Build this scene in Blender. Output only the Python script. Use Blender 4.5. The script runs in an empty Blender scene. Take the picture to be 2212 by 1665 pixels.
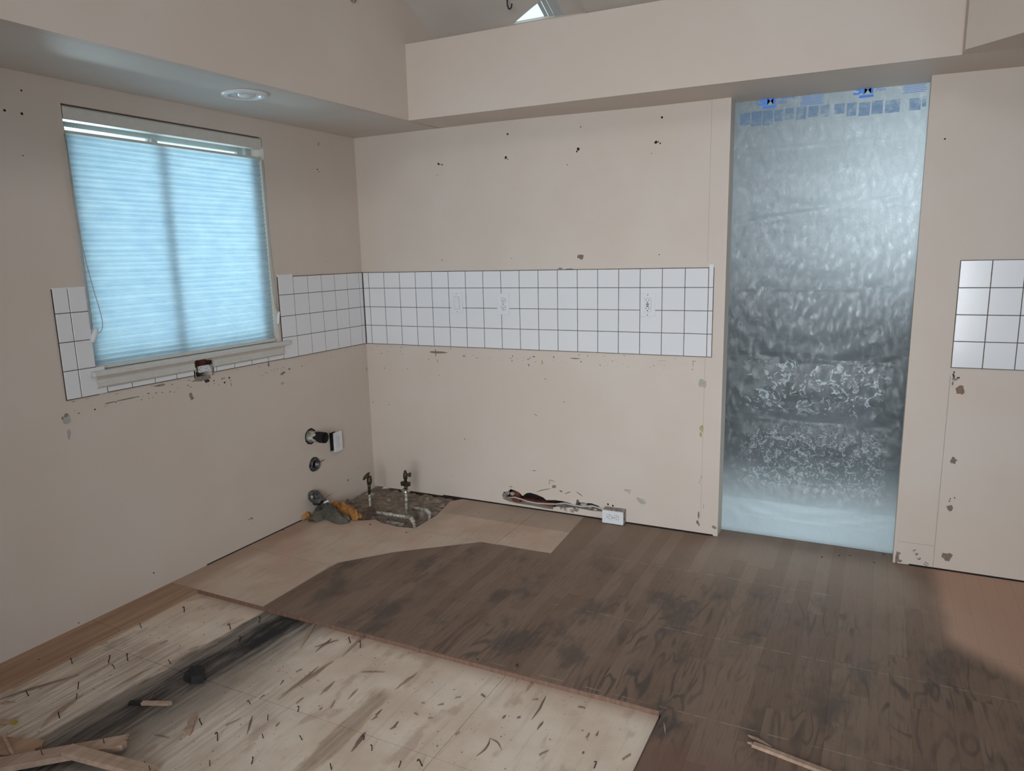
import bpy, bmesh, math, random
from mathutils import Vector, Matrix, noise
random.seed(7)
S = bpy.context.scene
COL = S.collection
# ---------------------------------------------------------------- camera
cam_d = bpy.data.cameras.new('camera'); cam = bpy.data.objects.new('camera', cam_d); COL.objects.link(cam)
R3 = Matrix(((0.8904204, 0.4544567, -0.0249129), (0.0640366, -0.1792839, -0.9817111), (-0.4506116, 0.8725402, -0.1887399)))
mw = Matrix.Identity(4)
for i in range(3):
    mw[i][0] = R3[0][i]; mw[i][1] = -R3[1][i]; mw[i][2] = -R3[2][i]
mw.translation = (2.73968, -3.51764, 1.40329)
cam.matrix_world = mw
cam_d.sensor_width = 36; cam_d.lens = 36 * 1576.126 / 2212
cam_d.shift_x = (1106 - 1088.053) / 2212; cam_d.shift_y = (851.739 - 832.5) / 2212
cam_d.clip_start = 0.05
S.camera = cam
# ---------------------------------------------------------------- world and light
S.view_settings.view_transform = 'Standard'; S.view_settings.look = 'None'
S.view_settings.exposure = -0.08; S.view_settings.gamma = 1.0; S.view_settings.use_curve_mapping = False
w = bpy.data.worlds.new('sky'); S.world = w; w.use_nodes = True
w.node_tree.nodes['Background'].inputs[0].default_value = (0.70, 0.86, 1.0, 1)
w.node_tree.nodes['Background'].inputs[1].default_value = 1.8
def area(name, loc, target, sx, sy, power, color):
    d = bpy.data.lights.new(name, 'AREA'); d.shape = 'RECTANGLE'; d.size = sx; d.size_y = sy; d.energy = power; d.color = color
    o = bpy.data.objects.new(name, d); COL.objects.link(o); o.location = loc
    o.rotation_euler = (Vector(target) - Vector(loc)).to_track_quat('-Z', 'Y').to_euler()
    return o
area('daylight_rear_window', (2.5, -5.28, 1.2), (1.45, 0, 0.62), 2.0, 1.8, 37, (0.88, 0.94, 1.0)).data.spread = math.radians(72)
area('daylight_kitchen_window', (-1.75, -0.75, 1.60), (0.0, -1.20, 1.45), 0.7, 0.9, 93, (0.72, 0.90, 1.0))
area('film_fill_upper', (2.86, 0.72, 1.62), (2.62, 0.1, 1.55), 0.35, 0.5, 3.3, (0.86, 0.95, 1.0))  # added lamp hanging free behind the film, makes its bright spot
area('film_fill_low', (2.48, 0.80, 1.45), (2.48, 0.24, 0.0), 0.6, 0.2, 3.4, (0.85, 0.95, 1.0)).data.spread = math.radians(80)  # added lamp without a window, brightens the foot of the film
area('daylight_skylight', (2.6, -3.3, 3.45), (1.2, -2.0, 2.0), 0.9, 0.9, 14, (1.0, 0.97, 1.0))
# ---------------------------------------------------------------- materials
def mat(name):
    m = bpy.data.materials.new(name); m.use_nodes = True
    nt = m.node_tree; b = nt.nodes['Principled BSDF']
    return m, nt, b
def N(nt, t, **kw):
    n = nt.nodes.new(t)
    for k, v in kw.items():
        if k.startswith('i_'):
            n.inputs[k[2:].replace('_', ' ')].default_value = v
        else: setattr(n, k, v)
    return n
def ramp(nt, fac, stops):
    r = nt.nodes.new('ShaderNodeValToRGB'); e = r.color_ramp.elements
    while len(e) < len(stops): e.new(0.5)
    for i, (p, c) in enumerate(stops):
        e[i].position = p; e[i].color = (c, c, c, 1) if isinstance(c, (int, float)) else (*c, 1)
    nt.links.new(fac, r.inputs[0]); return r.outputs[0]
def mixc(nt, fac, a, b, mode='MIX'):
    m = nt.nodes.new('ShaderNodeMix'); m.data_type = 'RGBA'; m.blend_type = mode
    for sock, v in ((m.inputs[0], fac), (m.inputs[6], a), (m.inputs[7], b)):
        if isinstance(v, (int, float)): sock.default_value = v
        elif isinstance(v, tuple): sock.default_value = (*v, 1)
        else: nt.links.new(v, sock)
    return m.outputs[2]
def math_(nt, op, a, b=0.0, c=0.0, clamp=False):
    m = nt.nodes.new('ShaderNodeMath'); m.operation = op; m.use_clamp = clamp
    for s, v in zip(m.inputs, (a, b, c)):
        if isinstance(v, (int, float)): s.default_value = v
        else: nt.links.new(v, s)
    return m.outputs[0]
def pos(nt):
    g = nt.nodes.new('ShaderNodeNewGeometry'); return g.outputs['Position']
def sep(nt, v):
    s = nt.nodes.new('ShaderNodeSeparateXYZ'); nt.links.new(v, s.inputs[0]); return s.outputs
def scaled(nt, v, sc, rot=(0, 0, 0)):
    m = nt.nodes.new('ShaderNodeMapping'); m.inputs['Scale'].default_value = sc; m.inputs['Rotation'].default_value = rot
    nt.links.new(v, m.inputs[0]); return m.outputs[0]
def noise_(nt, v, scale, detail=4, rough=0.5, dist=0.0):
    n = nt.nodes.new('ShaderNodeTexNoise'); n.inputs['Scale'].default_value = scale; n.inputs['Detail'].default_value = detail
    n.inputs['Roughness'].default_value = rough; n.inputs['Distortion'].default_value = dist
    nt.links.new(v, n.inputs['Vector']); return n.outputs['Fac']
def smooth(nt, v, a, b):
    m = nt.nodes.new('ShaderNodeMapRange'); m.interpolation_type = 'SMOOTHSTEP'
    m.inputs['From Min'].default_value = a; m.inputs['From Max'].default_value = b
    nt.links.new(v, m.inputs['Value']); return m.outputs[0]
def bump(nt, b, h, strength, dist=0.001):
    n = nt.nodes.new('ShaderNodeBump'); n.inputs['Strength'].default_value = strength; n.inputs['Distance'].default_value = dist
    nt.links.new(h, n.inputs['Height']); nt.links.new(n.outputs[0], b.inputs['Normal'])
def plain(name, col, rough=0.5, metal=0.0, var=0.06, scale=30, bmp=0.0, spec=0.5):
    m, nt, b = mat(name); p = pos(nt); n = noise_(nt, p, scale)
    d = tuple(max(0, c * (1 - var * 3)) for c in col); l = tuple(min(1, c * (1 + var)) for c in col)
    nt.links.new(ramp(nt, n, [(0.3, d), (0.7, l)]), b.inputs['Base Color'])
    b.inputs['Roughness'].default_value = rough; b.inputs['Metallic'].default_value = metal
    b.inputs['Specular IOR Level'].default_value = spec
    if bmp: bump(nt, b, n, bmp)
    return m
def wallpaint(name, c1, c2):
    m, nt, b = mat(name); p = pos(nt)
    n = noise_(nt, p, 2.1, 5, 0.55); col = mixc(nt, smooth(nt, n, 0.35, 0.7), c1, c2)
    s = noise_(nt, p, 9, 6, 0.7); col = mixc(nt, math_(nt, 'MULTIPLY', smooth(nt, s, 0.62, 0.8), 0.16), col, (0.42, 0.38, 0.32))
    nt.links.new(col, b.inputs['Base Color']); b.inputs['Roughness'].default_value = 0.55
    b.inputs['Specular IOR Level'].default_value = 0.3
    bump(nt, b, noise_(nt, p, 160, 3), 0.12, 0.0006); return m
M = {}
M['wall'] = wallpaint('wall_paint', (0.645, 0.548, 0.466), (0.668, 0.580, 0.506))
M['ceiling'] = wallpaint('ceiling_paint', (0.64, 0.58, 0.52), (0.67, 0.62, 0.565))
M['trim'] = plain('white_trim', (0.66, 0.63, 0.57), 0.4, var=0.02)
M['vinyl'] = plain('window_vinyl', (0.50, 0.54, 0.53), 0.35, var=0.01)
M['plate'] = plain('white_plate', (0.78, 0.78, 0.78), 0.3, var=0.01)
M['tile'] = plain('white_tile', (0.80, 0.79, 0.79), 0.16, var=0.008, scale=4)
M['grout'] = plain('dark_grout', (0.12, 0.09, 0.07), 0.9, var=0.15)
M['black'] = plain('black_void', (0.012, 0.010, 0.009), 0.9, var=0.2)
M['dark'] = plain('dark_socket', (0.03, 0.025, 0.025), 0.6)
M['red'] = plain('red_button', (0.35, 0.02, 0.03), 0.4)
M['chip'] = plain('torn_paper_brown', (0.30, 0.19, 0.13), 0.9, var=0.15, scale=200)
M['scuff'] = plain('scuff_grey', (0.30, 0.26, 0.22), 0.9, var=0.15, scale=120)
M['filler'] = plain('filler_grey', (0.45, 0.42, 0.37), 0.9, var=0.05)
M['glue'] = plain('old_glue_yellow', (0.52, 0.40, 0.20), 0.7, var=0.12, scale=80)
M['seam'] = plain('seam_line', (0.40, 0.35, 0.31), 0.9)
M['gluebrown'] = plain('glue_brown', (0.24, 0.18, 0.13), 0.7, var=0.1, scale=90)
M['pvc'] = plain('dirty_pvc', (0.60, 0.55, 0.47), 0.5, var=0.25, scale=60)
M['steel'] = plain('chrome', (0.55, 0.53, 0.50), 0.25, 1.0, var=0.15, scale=80)
M['brass'] = plain('tarnished_valve', (0.10, 0.085, 0.055), 0.45, 0.7, var=0.25, scale=90)
M['nail'] = plain('rusty_nail', (0.045, 0.032, 0.026), 0.6, 0.4, var=0.2)
M['greycloth'] = plain('grey_cloth', (0.135, 0.125, 0.095), 0.95, var=0.12, scale=60, bmp=0.4)
M['orangecloth'] = plain('orange_cloth', (0.53, 0.235, 0.065), 0.95, var=0.12, scale=50, bmp=0.4)
M['cable'] = plain('white_cable', (0.55, 0.51, 0.47), 0.5, var=0.05)
M['redwood'] = plain('red_brown_board', (0.17, 0.06, 0.035), 0.8, var=0.2)
M['gypsum'] = plain('broken_gypsum', (0.42, 0.37, 0.33), 0.95, var=0.25, scale=70, bmp=1.0)
M['foil'] = plain('crumpled_tape', (0.16, 0.155, 0.145), 0.35, 0.6, var=0.33, scale=70, bmp=1.0)
M['yellow'] = plain('yellow_tip', (0.38, 0.30, 0.06), 0.6)
M['ink'] = plain('black_marker', (0.03, 0.025, 0.03), 0.7)
M['bluep'] = plain('blue_print', (0.07, 0.30, 0.95), 0.5, var=0.0)
M['bark'] = plain('bare_bark', (0.12, 0.11, 0.12), 0.9)
M['rear'] = plain('rear_wall_darkened', (0.36, 0.33, 0.29), 0.8, var=0.03, scale=2)  # unseen walls and rear ceiling, colour darkened to cut bounced light
M['hallwall'] = plain('hall_wall', (0.36, 0.41, 0.42), 0.8, var=0.05, scale=2)
M['hallfloor'] = plain('hall_floor', (0.085, 0.055, 0.040), 0.35, var=0.2, scale=5)
M['dropcloth'] = plain('drop_cloth', (0.62, 0.66, 0.68), 0.8, var=0.05, scale=6)
# cellular shade fabric
def shade_mat():
    m, nt, b = mat('shade_fabric'); nt.nodes.remove(b); p = pos(nt)
    n = noise_(nt, scaled(nt, p, (1, 1, 2.2)), 13, 5, 0.6)
    col = ramp(nt, n, [(0.3, (0.60, 0.73, 0.82)), (0.7, (0.74, 0.84, 0.89))])
    zz = math_(nt, 'ADD', sep(nt, p)[2], math_(nt, 'MULTIPLY', n, 0.006)); ln = math_(nt, 'PINGPONG', zz, 0.0202)
    col = mixc(nt, math_(nt, 'MULTIPLY', smooth(nt, ln, 0.0040, 0.0008), 0.42), col, (0.36, 0.50, 0.60))
    t = N(nt, 'ShaderNodeBsdfTranslucent'); d = N(nt, 'ShaderNodeBsdfDiffuse'); mx = N(nt, 'ShaderNodeMixShader', i_Fac=0.35)
    nt.links.new(col, t.inputs[0]); d.inputs[0].default_value = (0.62, 0.63, 0.60, 1)
    nt.links.new(t.outputs[0], mx.inputs[1]); nt.links.new(d.outputs[0], mx.inputs[2])
    nt.links.new(mx.outputs[0], nt.nodes['Material Output'].inputs[0]); return m
M['shade'] = shade_mat()
def glass_mat():
    m, nt, b = mat('window_glass'); nt.nodes.remove(b)
    t = N(nt, 'ShaderNodeBsdfTransparent'); g = N(nt, 'ShaderNodeBsdfGlossy', i_Roughness=0.03); mx = N(nt, 'ShaderNodeMixShader', i_Fac=0.06)
    t.inputs[0].default_value = (0.93, 0.97, 0.96, 1)
    nt.links.new(t.outputs[0], mx.inputs[1]); nt.links.new(g.outputs[0], mx.inputs[2])
    nt.links.new(mx.outputs[0], nt.nodes['Material Output'].inputs[0]); return m
M['glass'] = glass_mat()
def film_mat():
    m, nt, b = mat('masking_film'); nt.nodes.remove(b); p = pos(nt); x, y, z = sep(nt, p)
    # cling patches: cloudy blotches where the film is creased, in bands between the folds
    n1 = noise_(nt, p, 21, 6, 0.72, 1.6); n2 = noise_(nt, p, 44, 5, 0.7, 1.2)
    c1 = smooth(nt, n1, 0.545, 0.575); c2 = smooth(nt, n2, 0.535, 0.57)
    b1 = math_(nt, 'MULTIPLY', smooth(nt, z, 0.60, 0.68), smooth(nt, z, 0.90, 0.86))
    b2 = math_(nt, 'MULTIPLY', smooth(nt, z, 0.20, 0.32), smooth(nt, z, 0.62, 0.50))
    edge = math_(nt, 'MULTIPLY', smooth(nt, x, 2.13, 2.24), smooth(nt, x, 2.84, 2.76))
    cells = math_(nt, 'ADD', math_(nt, 'MULTIPLY', c1, b1), math_(nt, 'MULTIPLY', math_(nt, 'MULTIPLY', c2, b2), 0.75))
    n3 = noise_(nt, scaled(nt, p, (1, 1, 1)), 30, 5, 0.75, 1.0)
    band3 = math_(nt, 'MULTIPLY', math_(nt, 'MULTIPLY', smooth(nt, n3, 0.54, 0.62), smooth(nt, x, 2.40, 2.20)), math_(nt, 'MULTIPLY', smooth(nt, z, 0.95, 1.2), smooth(nt, z, 1.85, 1.7)))
    cells = math_(nt, 'MULTIPLY', math_(nt, 'ADD', cells, math_(nt, 'MULTIPLY', band3, 0.5)), edge)
    low = noise_(nt, p, 3.2, 4, 0.6, 0.6)
    haze = math_(nt, 'ADD', 0.06, math_(nt, 'MULTIPLY', low, 0.24))
    haze = math_(nt, 'ADD', haze, math_(nt, 'MULTIPLY', smooth(nt, z, 0.85, 1.50), 0.72))
    haze = math_(nt, 'ADD', haze, math_(nt, 'MULTIPLY', smooth(nt, z, 0.46, 0.02), 0.94))
    fac = math_(nt, 'ADD', haze, math_(nt, 'MULTIPLY', cells, 0.40), clamp=True)
    tr = N(nt, 'ShaderNodeBsdfTransparent'); tr.inputs[0].default_value = (0.80, 0.88, 0.92, 1)
    tl = N(nt, 'ShaderNodeBsdfTranslucent'); tl.inputs[0].default_value = (0.80, 0.90, 0.94, 1)
    df = N(nt, 'ShaderNodeBsdfDiffuse'); df.inputs[0].default_value = (0.70, 0.74, 0.75, 1)
    m1 = N(nt, 'ShaderNodeMixShader', i_Fac=0.12); nt.links.new(tl.outputs[0], m1.inputs[1]); nt.links.new(df.outputs[0], m1.inputs[2])
    m2 = N(nt, 'ShaderNodeMixShader'); nt.links.new(fac, m2.inputs[0]); nt.links.new(tr.outputs[0], m2.inputs[1]); nt.links.new(m1.outputs[0], m2.inputs[2])
    gl = N(nt, 'ShaderNodeBsdfGlossy', i_Roughness=0.14); m3 = N(nt, 'ShaderNodeMixShader', i_Fac=0.05)
    bp = N(nt, 'ShaderNodeBump', i_Strength=0.6, i_Distance=0.006)
    nt.links.new(noise_(nt, scaled(nt, p, (1.5, 1, 0.8), (0, 0.6, 0)), 26, 6, 0.7, 0.8), bp.inputs['Height'])
    for q in (tl, df, gl): nt.links.new(bp.outputs[0], q.inputs['Normal'])
    nt.links.new(m2.outputs[0], m3.inputs[1]); nt.links.new(gl.outputs[0], m3.inputs[2])
    nt.links.new(m3.outputs[0], nt.nodes['Material Output'].inputs[0]); return m
M['film'] = film_mat()
def printp_mat():
    m, nt, b = mat('pale_blue_print'); nt.nodes.remove(b); p = pos(nt); n = noise_(nt, p, 28, 4, 0.6)
    s = noise_(nt, scaled(nt, p, (1, 1, 9)), 40, 2)
    tr = N(nt, 'ShaderNodeBsdfTransparent'); tl = N(nt, 'ShaderNodeBsdfTranslucent'); df = N(nt, 'ShaderNodeBsdfDiffuse')
    tl.inputs[0].default_value = (0.30, 0.48, 0.72, 1); df.inputs[0].default_value = (0.35, 0.50, 0.72, 1)
    m1 = N(nt, 'ShaderNodeMixShader', i_Fac=0.5); nt.links.new(tl.outputs[0], m1.inputs[1]); nt.links.new(df.outputs[0], m1.inputs[2])
    m2 = N(nt, 'ShaderNodeMixShader'); nt.links.new(math_(nt, 'MULTIPLY', smooth(nt, math_(nt, 'ADD', math_(nt, 'MULTIPLY', n, 0.7), math_(nt, 'MULTIPLY', s, 0.3)), 0.30, 0.62), 0.55), m2.inputs[0])
    nt.links.new(tr.outputs[0], m2.inputs[1]); nt.links.new(m1.outputs[0], m2.inputs[2]); nt.links.new(m2.outputs[0], nt.nodes['Material Output'].inputs[0]); return m
M['printp'] = printp_mat()
# stained floor boards
def board_mat():
    m, nt, b = mat('stained_floorboard'); p = pos(nt); x, y, z = sep(nt, p)
    oi = N(nt, 'ShaderNodeObjectInfo'); rnd = oi.outputs['Random']
    off = N(nt, 'ShaderNodeVectorMath', operation='ADD'); cmb = N(nt, 'ShaderNodeCombineXYZ')
    nt.links.new(math_(nt, 'MULTIPLY', rnd, 3.0), cmb.inputs[0]); nt.links.new(math_(nt, 'MULTIPLY', rnd, 17.0), cmb.inputs[1])
    nt.links.new(p, off.inputs[0]); nt.links.new(cmb.outputs[0], off.inputs[1]); q = off.outputs[0]
    # cathedral grain: noise iso-lines stretched along the board
    f = noise_(nt, scaled(nt, q, (7.5, 1.7, 1)), 1.0, 2, 0.45, 0.5)
    rings = math_(nt, 'PINGPONG', math_(nt, 'MULTIPLY', f, 17.0), 1.0)
    dark = smooth(nt, rings, 0.42, 0.06)
    fine = noise_(nt, scaled(nt, q, (90, 7, 1)), 1.0, 5, 0.7)
    base = mixc(nt, rnd, (0.190, 0.120, 0.082), (0.250, 0.168, 0.117))
    amt = math_(nt, 'MULTIPLY', dark, smooth(nt, noise_(nt, p, 2.6, 3), 0.42, 0.64))
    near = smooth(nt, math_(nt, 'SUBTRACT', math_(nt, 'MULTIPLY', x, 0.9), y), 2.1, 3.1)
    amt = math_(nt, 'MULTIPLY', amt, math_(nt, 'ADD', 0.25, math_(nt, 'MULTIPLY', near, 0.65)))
    col = mixc(nt, math_(nt, 'MULTIPLY', amt, 0.72), base, (0.046, 0.036, 0.033))
    col = mixc(nt, math_(nt, 'MULTIPLY', smooth(nt, fine, 0.45, 0.75), 0.5), col, (0.075, 0.055, 0.045))
    bl = noise_(nt, scaled(nt, p, (2.4, 1.3, 1)), 2.2, 5, 0.6)
    col = mixc(nt, math_(nt, 'MULTIPLY', smooth(nt, bl, 0.50, 0.68), 0.62), col, (0.058, 0.050, 0.046))
    bl2 = noise_(nt, scaled(nt, p, (1.6, 1.1, 1)), 3.1, 4, 0.55, 0.5)
    col = mixc(nt, math_(nt, 'MULTIPLY', smooth(nt, bl2, 0.52, 0.7), 0.38), col, (0.255, 0.180, 0.132))
    # lighter, warmer timber beside the walls and doorway
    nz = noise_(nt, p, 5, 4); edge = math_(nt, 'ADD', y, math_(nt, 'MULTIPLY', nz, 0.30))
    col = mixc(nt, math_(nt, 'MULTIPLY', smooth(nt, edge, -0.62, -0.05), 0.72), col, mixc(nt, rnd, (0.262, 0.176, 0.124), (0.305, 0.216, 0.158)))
    # pink patch at the right wall
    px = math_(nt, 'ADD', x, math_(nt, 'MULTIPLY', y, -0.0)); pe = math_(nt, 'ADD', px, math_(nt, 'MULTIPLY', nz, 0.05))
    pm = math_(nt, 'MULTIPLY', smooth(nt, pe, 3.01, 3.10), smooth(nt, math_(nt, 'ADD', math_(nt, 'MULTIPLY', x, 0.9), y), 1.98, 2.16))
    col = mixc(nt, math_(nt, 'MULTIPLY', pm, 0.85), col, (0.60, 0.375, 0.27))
    # reddish boards at the near end
    rn = noise_(nt, p, 6, 3); rm = math_(nt, 'MULTIPLY', smooth(nt, math_(nt, 'ADD', y, math_(nt, 'MULTIPLY', rn, 0.12)), -1.53, -1.62), smooth(nt, x, 2.72, 2.55))
    col = mixc(nt, math_(nt, 'MULTIPLY', rm, 0.75), col, mixc(nt, rnd, (0.175, 0.085, 0.055), (0.22, 0.135, 0.10)))
    # dusty residue lines of the old floor covering
    dn = noise_(nt, scaled(nt, p, (6, 2, 1)), 4, 4)
    for yy in (-0.9875, -0.455, -1.475):
        ln = math_(nt, 'ABSOLUTE', math_(nt, 'SUBTRACT', y, yy))
        lm = math_(nt, 'MULTIPLY', smooth(nt, ln, 0.004, 0.001), math_(nt, 'MULTIPLY', smooth(nt, dn, 0.42, 0.58), smooth(nt, x, 1.55, 1.7)))
        col = mixc(nt, math_(nt, 'MULTIPLY', lm, 0.55), col, (0.42, 0.34, 0.26))
    xl = math_(nt, 'MULTIPLY', smooth(nt, math_(nt, 'ABSOLUTE', math_(nt, 'SUBTRACT', x, 2.785)), 0.058, 0.045), smooth(nt, y, -1.7, -0.1))
    col = mixc(nt, math_(nt, 'MULTIPLY', xl, 0.42), col, (0.27, 0.195, 0.145))
    sp = noise_(nt, p, 95, 2); col = mixc(nt, smooth(nt, sp, 0.73, 0.78), col, (0.42, 0.36, 0.30))
    nt.links.new(col, b.inputs['Base Color'])
    nt.links.new(math_(nt, 'ADD', 0.42, math_(nt, 'MULTIPLY', bl2, 0.35)), b.inputs['Roughness']); b.inputs['Specular IOR Level'].default_value = 0.35
    bump(nt, b, fine, 0.25, 0.0008); return m
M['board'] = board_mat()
def panel_mat():
    m, nt, b = mat('bare_plywood_panel'); p = pos(nt); x, y, z = sep(nt, p)
    g = noise_(nt, scaled(nt, p, (30, 3, 1)), 1.0, 5, 0.6); l = noise_(nt, p, 3.2, 4, 0.6)
    col = mixc(nt, smooth(nt, l, 0.35, 0.65), (0.52, 0.375, 0.28), (0.62, 0.48, 0.375))
    col = mixc(nt, math_(nt, 'MULTIPLY', smooth(nt, g, 0.5, 0.75), 0.25), col, (0.26, 0.18, 0.135))
    pk = smooth(nt, noise_(nt, p, 4.5, 3), 0.5, 0.62); col = mixc(nt, math_(nt, 'MULTIPLY', pk, 0.40), col, (0.58, 0.36, 0.265))
    # wall-side strip that the cabinets kept dusty
    w1 = smooth(nt, math_(nt, 'ADD', x, math_(nt, 'MULTIPLY', l, 0.06)), 0.20, 0.10)
    col = mixc(nt, math_(nt, 'MULTIPLY', w1, 0.65), col, (0.36, 0.24, 0.165))
    w2 = math_(nt, 'MULTIPLY', smooth(nt, y, -0.255, -0.235), smooth(nt, x, 0.62, 0.70)); col = mixc(nt, math_(nt, 'MULTIPLY', w2, 0.6), col, (0.36, 0.27, 0.21))
    w3 = math_(nt, 'MULTIPLY', smooth(nt, y, -0.62, -0.45), smooth(nt, x, 0.80, 0.62)); col = mixc(nt, math_(nt, 'MULTIPLY', w3, 0.45), col, (0.36, 0.27, 0.21))
    nt.links.new(col, b.inputs['Base Color']); b.inputs['Roughness'].default_value = 0.7; bump(nt, b, g, 0.2, 0.0006); return m
M['panel'] = panel_mat()
def sub_mat():
    m, nt, b = mat('subfloor_plywood'); p = pos(nt); x, y, z = sep(nt, p)
    g = noise_(nt, scaled(nt, p, (34, 2.2, 1)), 1.0, 6, 0.65, 0.3); l = noise_(nt, p, 4.0, 5, 0.6)
    col = mixc(nt, smooth(nt, l, 0.35, 0.68), (0.66, 0.52, 0.40), (0.80, 0.67, 0.54))
    col = mixc(nt, math_(nt, 'MULTIPLY', smooth(nt, g, 0.50, 0.78), 0.45), col, (0.34, 0.245, 0.175))
    pk = smooth(nt, noise_(nt, scaled(nt, p, (2, 1, 1)), 5.5, 4), 0.58, 0.68); col = mixc(nt, math_(nt, 'MULTIPLY', pk, 0.5), col, (0.42, 0.27, 0.19))
    # cement-like white haze
    wz = noise_(nt, p, 11, 6, 0.7); col = mixc(nt, math_(nt, 'MULTIPLY', smooth(nt, wz, 0.55, 0.72), 0.35), col, (0.62, 0.56, 0.48))
    # pinkish rim beside the cut edge
    rim = smooth(nt, math_(nt, 'ADD', y, math_(nt, 'MULTIPLY', l, 0.10)), -1.53, -1.44); col = mixc(nt, math_(nt, 'MULTIPLY', rim, 0.55), col, (0.40, 0.26, 0.19))
    # water-rotted strip along the grain
    wob = math_(nt, 'MULTIPLY', math_(nt, 'SUBTRACT', noise_(nt, scaled(nt, p, (9, 2.6, 1)), 1.0, 5, 0.65), 0.5), 0.16)
    c = math_(nt, 'SUBTRACT', math_(nt, 'ADD', x, wob), math_(nt, 'ADD', 0.80, math_(nt, 'MULTIPLY', y, 0.055)))   # distance from core line
    grey = math_(nt, 'MULTIPLY', smooth(nt, c, -0.16, -0.125), smooth(nt, c, 0.30, 0.04))
    gs = noise_(nt, scaled(nt, p, (60, 3.0, 1)), 1.0, 4, 0.7)
    gcol = mixc(nt, smooth(nt, gs, 0.35, 0.65), (0.065, 0.055, 0.047), (0.28, 0.235, 0.19))
    col = mixc(nt, math_(nt, 'MULTIPLY', grey, 0.92), col, gcol)
    core = math_(nt, 'MULTIPLY', smooth(nt, c, -0.085, -0.045), smooth(nt, c, 0.095, 0.035))
    brk = smooth(nt, noise_(nt, scaled(nt, p, (5, 1.5, 1)), 2.0, 5, 0.7), 0.36, 0.55)
    col = mixc(nt, math_(nt, 'MULTIPLY', core, math_(nt, 'ADD', 0.55, math_(nt, 'MULTIPLY', brk, 0.45))), col, (0.014, 0.012, 0.012))
    fade = math_(nt, 'MULTIPLY', smooth(nt, x, 1.30, 0.80), smooth(nt, math_(nt, 'ADD', y, math_(nt, 'MULTIPLY', wz, 0.3)), -1.55, -1.85)); col = mixc(nt, math_(nt, 'MULTIPLY', fade, math_(nt, 'MULTIPLY', smooth(nt, gs, 0.3, 0.7), 0.7)), col, (0.22, 0.175, 0.14))
    # brown gouge lane
    gc = math_(nt, 'ABSOLUTE', math_(nt, 'SUBTRACT', math_(nt, 'ADD', x, wob), math_(nt, 'ADD', 1.36, math_(nt, 'MULTIPLY', math_(nt, 'ADD', y, 1.8), -0.02))))
    gl = math_(nt, 'MULTIPLY', smooth(nt, gc, 0.045, 0.02), smooth(nt, y, -1.72, -1.80)); col = mixc(nt, math_(nt, 'MULTIPLY', gl, 0.55), col, mixc(nt, smooth(nt, gs, 0.4, 0.6), (0.40, 0.26, 0.15), (0.20, 0.12, 0.075)))
    nt.links.new(col, b.inputs['Base Color']); b.inputs['Roughness'].default_value = 0.8
    hb = math_(nt, 'ADD', math_(nt, 'MULTIPLY', g, 0.5), math_(nt, 'MULTIPLY', math_(nt, 'MULTIPLY', grey, gs), 2.0))
    bump(nt, b, hb, 0.6, 0.003); return m
M['sub'] = sub_mat()
def wood(name, a, c, sc=(40, 3, 40), rough=0.65):
    m, nt, b = mat(name); tc = N(nt, 'ShaderNodeTexCoord').outputs['Object']
    n = noise_(nt, scaled(nt, tc, sc), 1.0, 5, 0.6); nt.links.new(ramp(nt, n, [(0.35, a), (0.65, c)]), b.inputs['Base Color'])
    b.inputs['Roughness'].default_value = rough; bump(nt, b, n, 0.3, 0.0006); return m
M['freshwood'] = wood('split_oak', (0.34, 0.215, 0.15), (0.47, 0.325, 0.24))
M['stripwood'] = wood('edge_board', (0.30, 0.175, 0.105), (0.43, 0.275, 0.175), (30, 2, 30))
M['edgewood'] = wood('cut_board_edge', (0.16, 0.085, 0.058), (0.23, 0.135, 0.095), (60, 60, 4))
M['splinter'] = wood('splinter_wood', (0.28, 0.19, 0.13), (0.44, 0.32, 0.23))
M['darksplinter'] = wood('dark_splinter', (0.17, 0.112, 0.082), (0.28, 0.185, 0.135))
M['char'] = plain('rotten_black_wood', (0.014, 0.013, 0.014), 0.75, var=0.3, scale=50, bmp=1.0)
M['board_raw'] = plain('brown_flap', (0.13, 0.082, 0.058), 0.8, var=0.15, scale=40)
def debris_mat():
    m, nt, b = mat('mortar_dirt'); p = pos(nt); n = noise_(nt, p, 24, 7, 0.72, 0.6); n2 = noise_(nt, p, 90, 4, 0.7)
    col = ramp(nt, n, [(0.30, (0.10, 0.075, 0.056)), (0.48, (0.23, 0.18, 0.138)), (0.66, (0.36, 0.295, 0.235))])
    col = mixc(nt, math_(nt, 'MULTIPLY', smooth(nt, n2, 0.60, 0.68), 0.6), col, (0.06, 0.045, 0.035))
    nt.links.new(col, b.inputs['Base Color']); b.inputs['Roughness'].default_value = 0.95; bump(nt, b, n, 1.0, 0.006); return m
M['debris'] = debris_mat()
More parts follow.
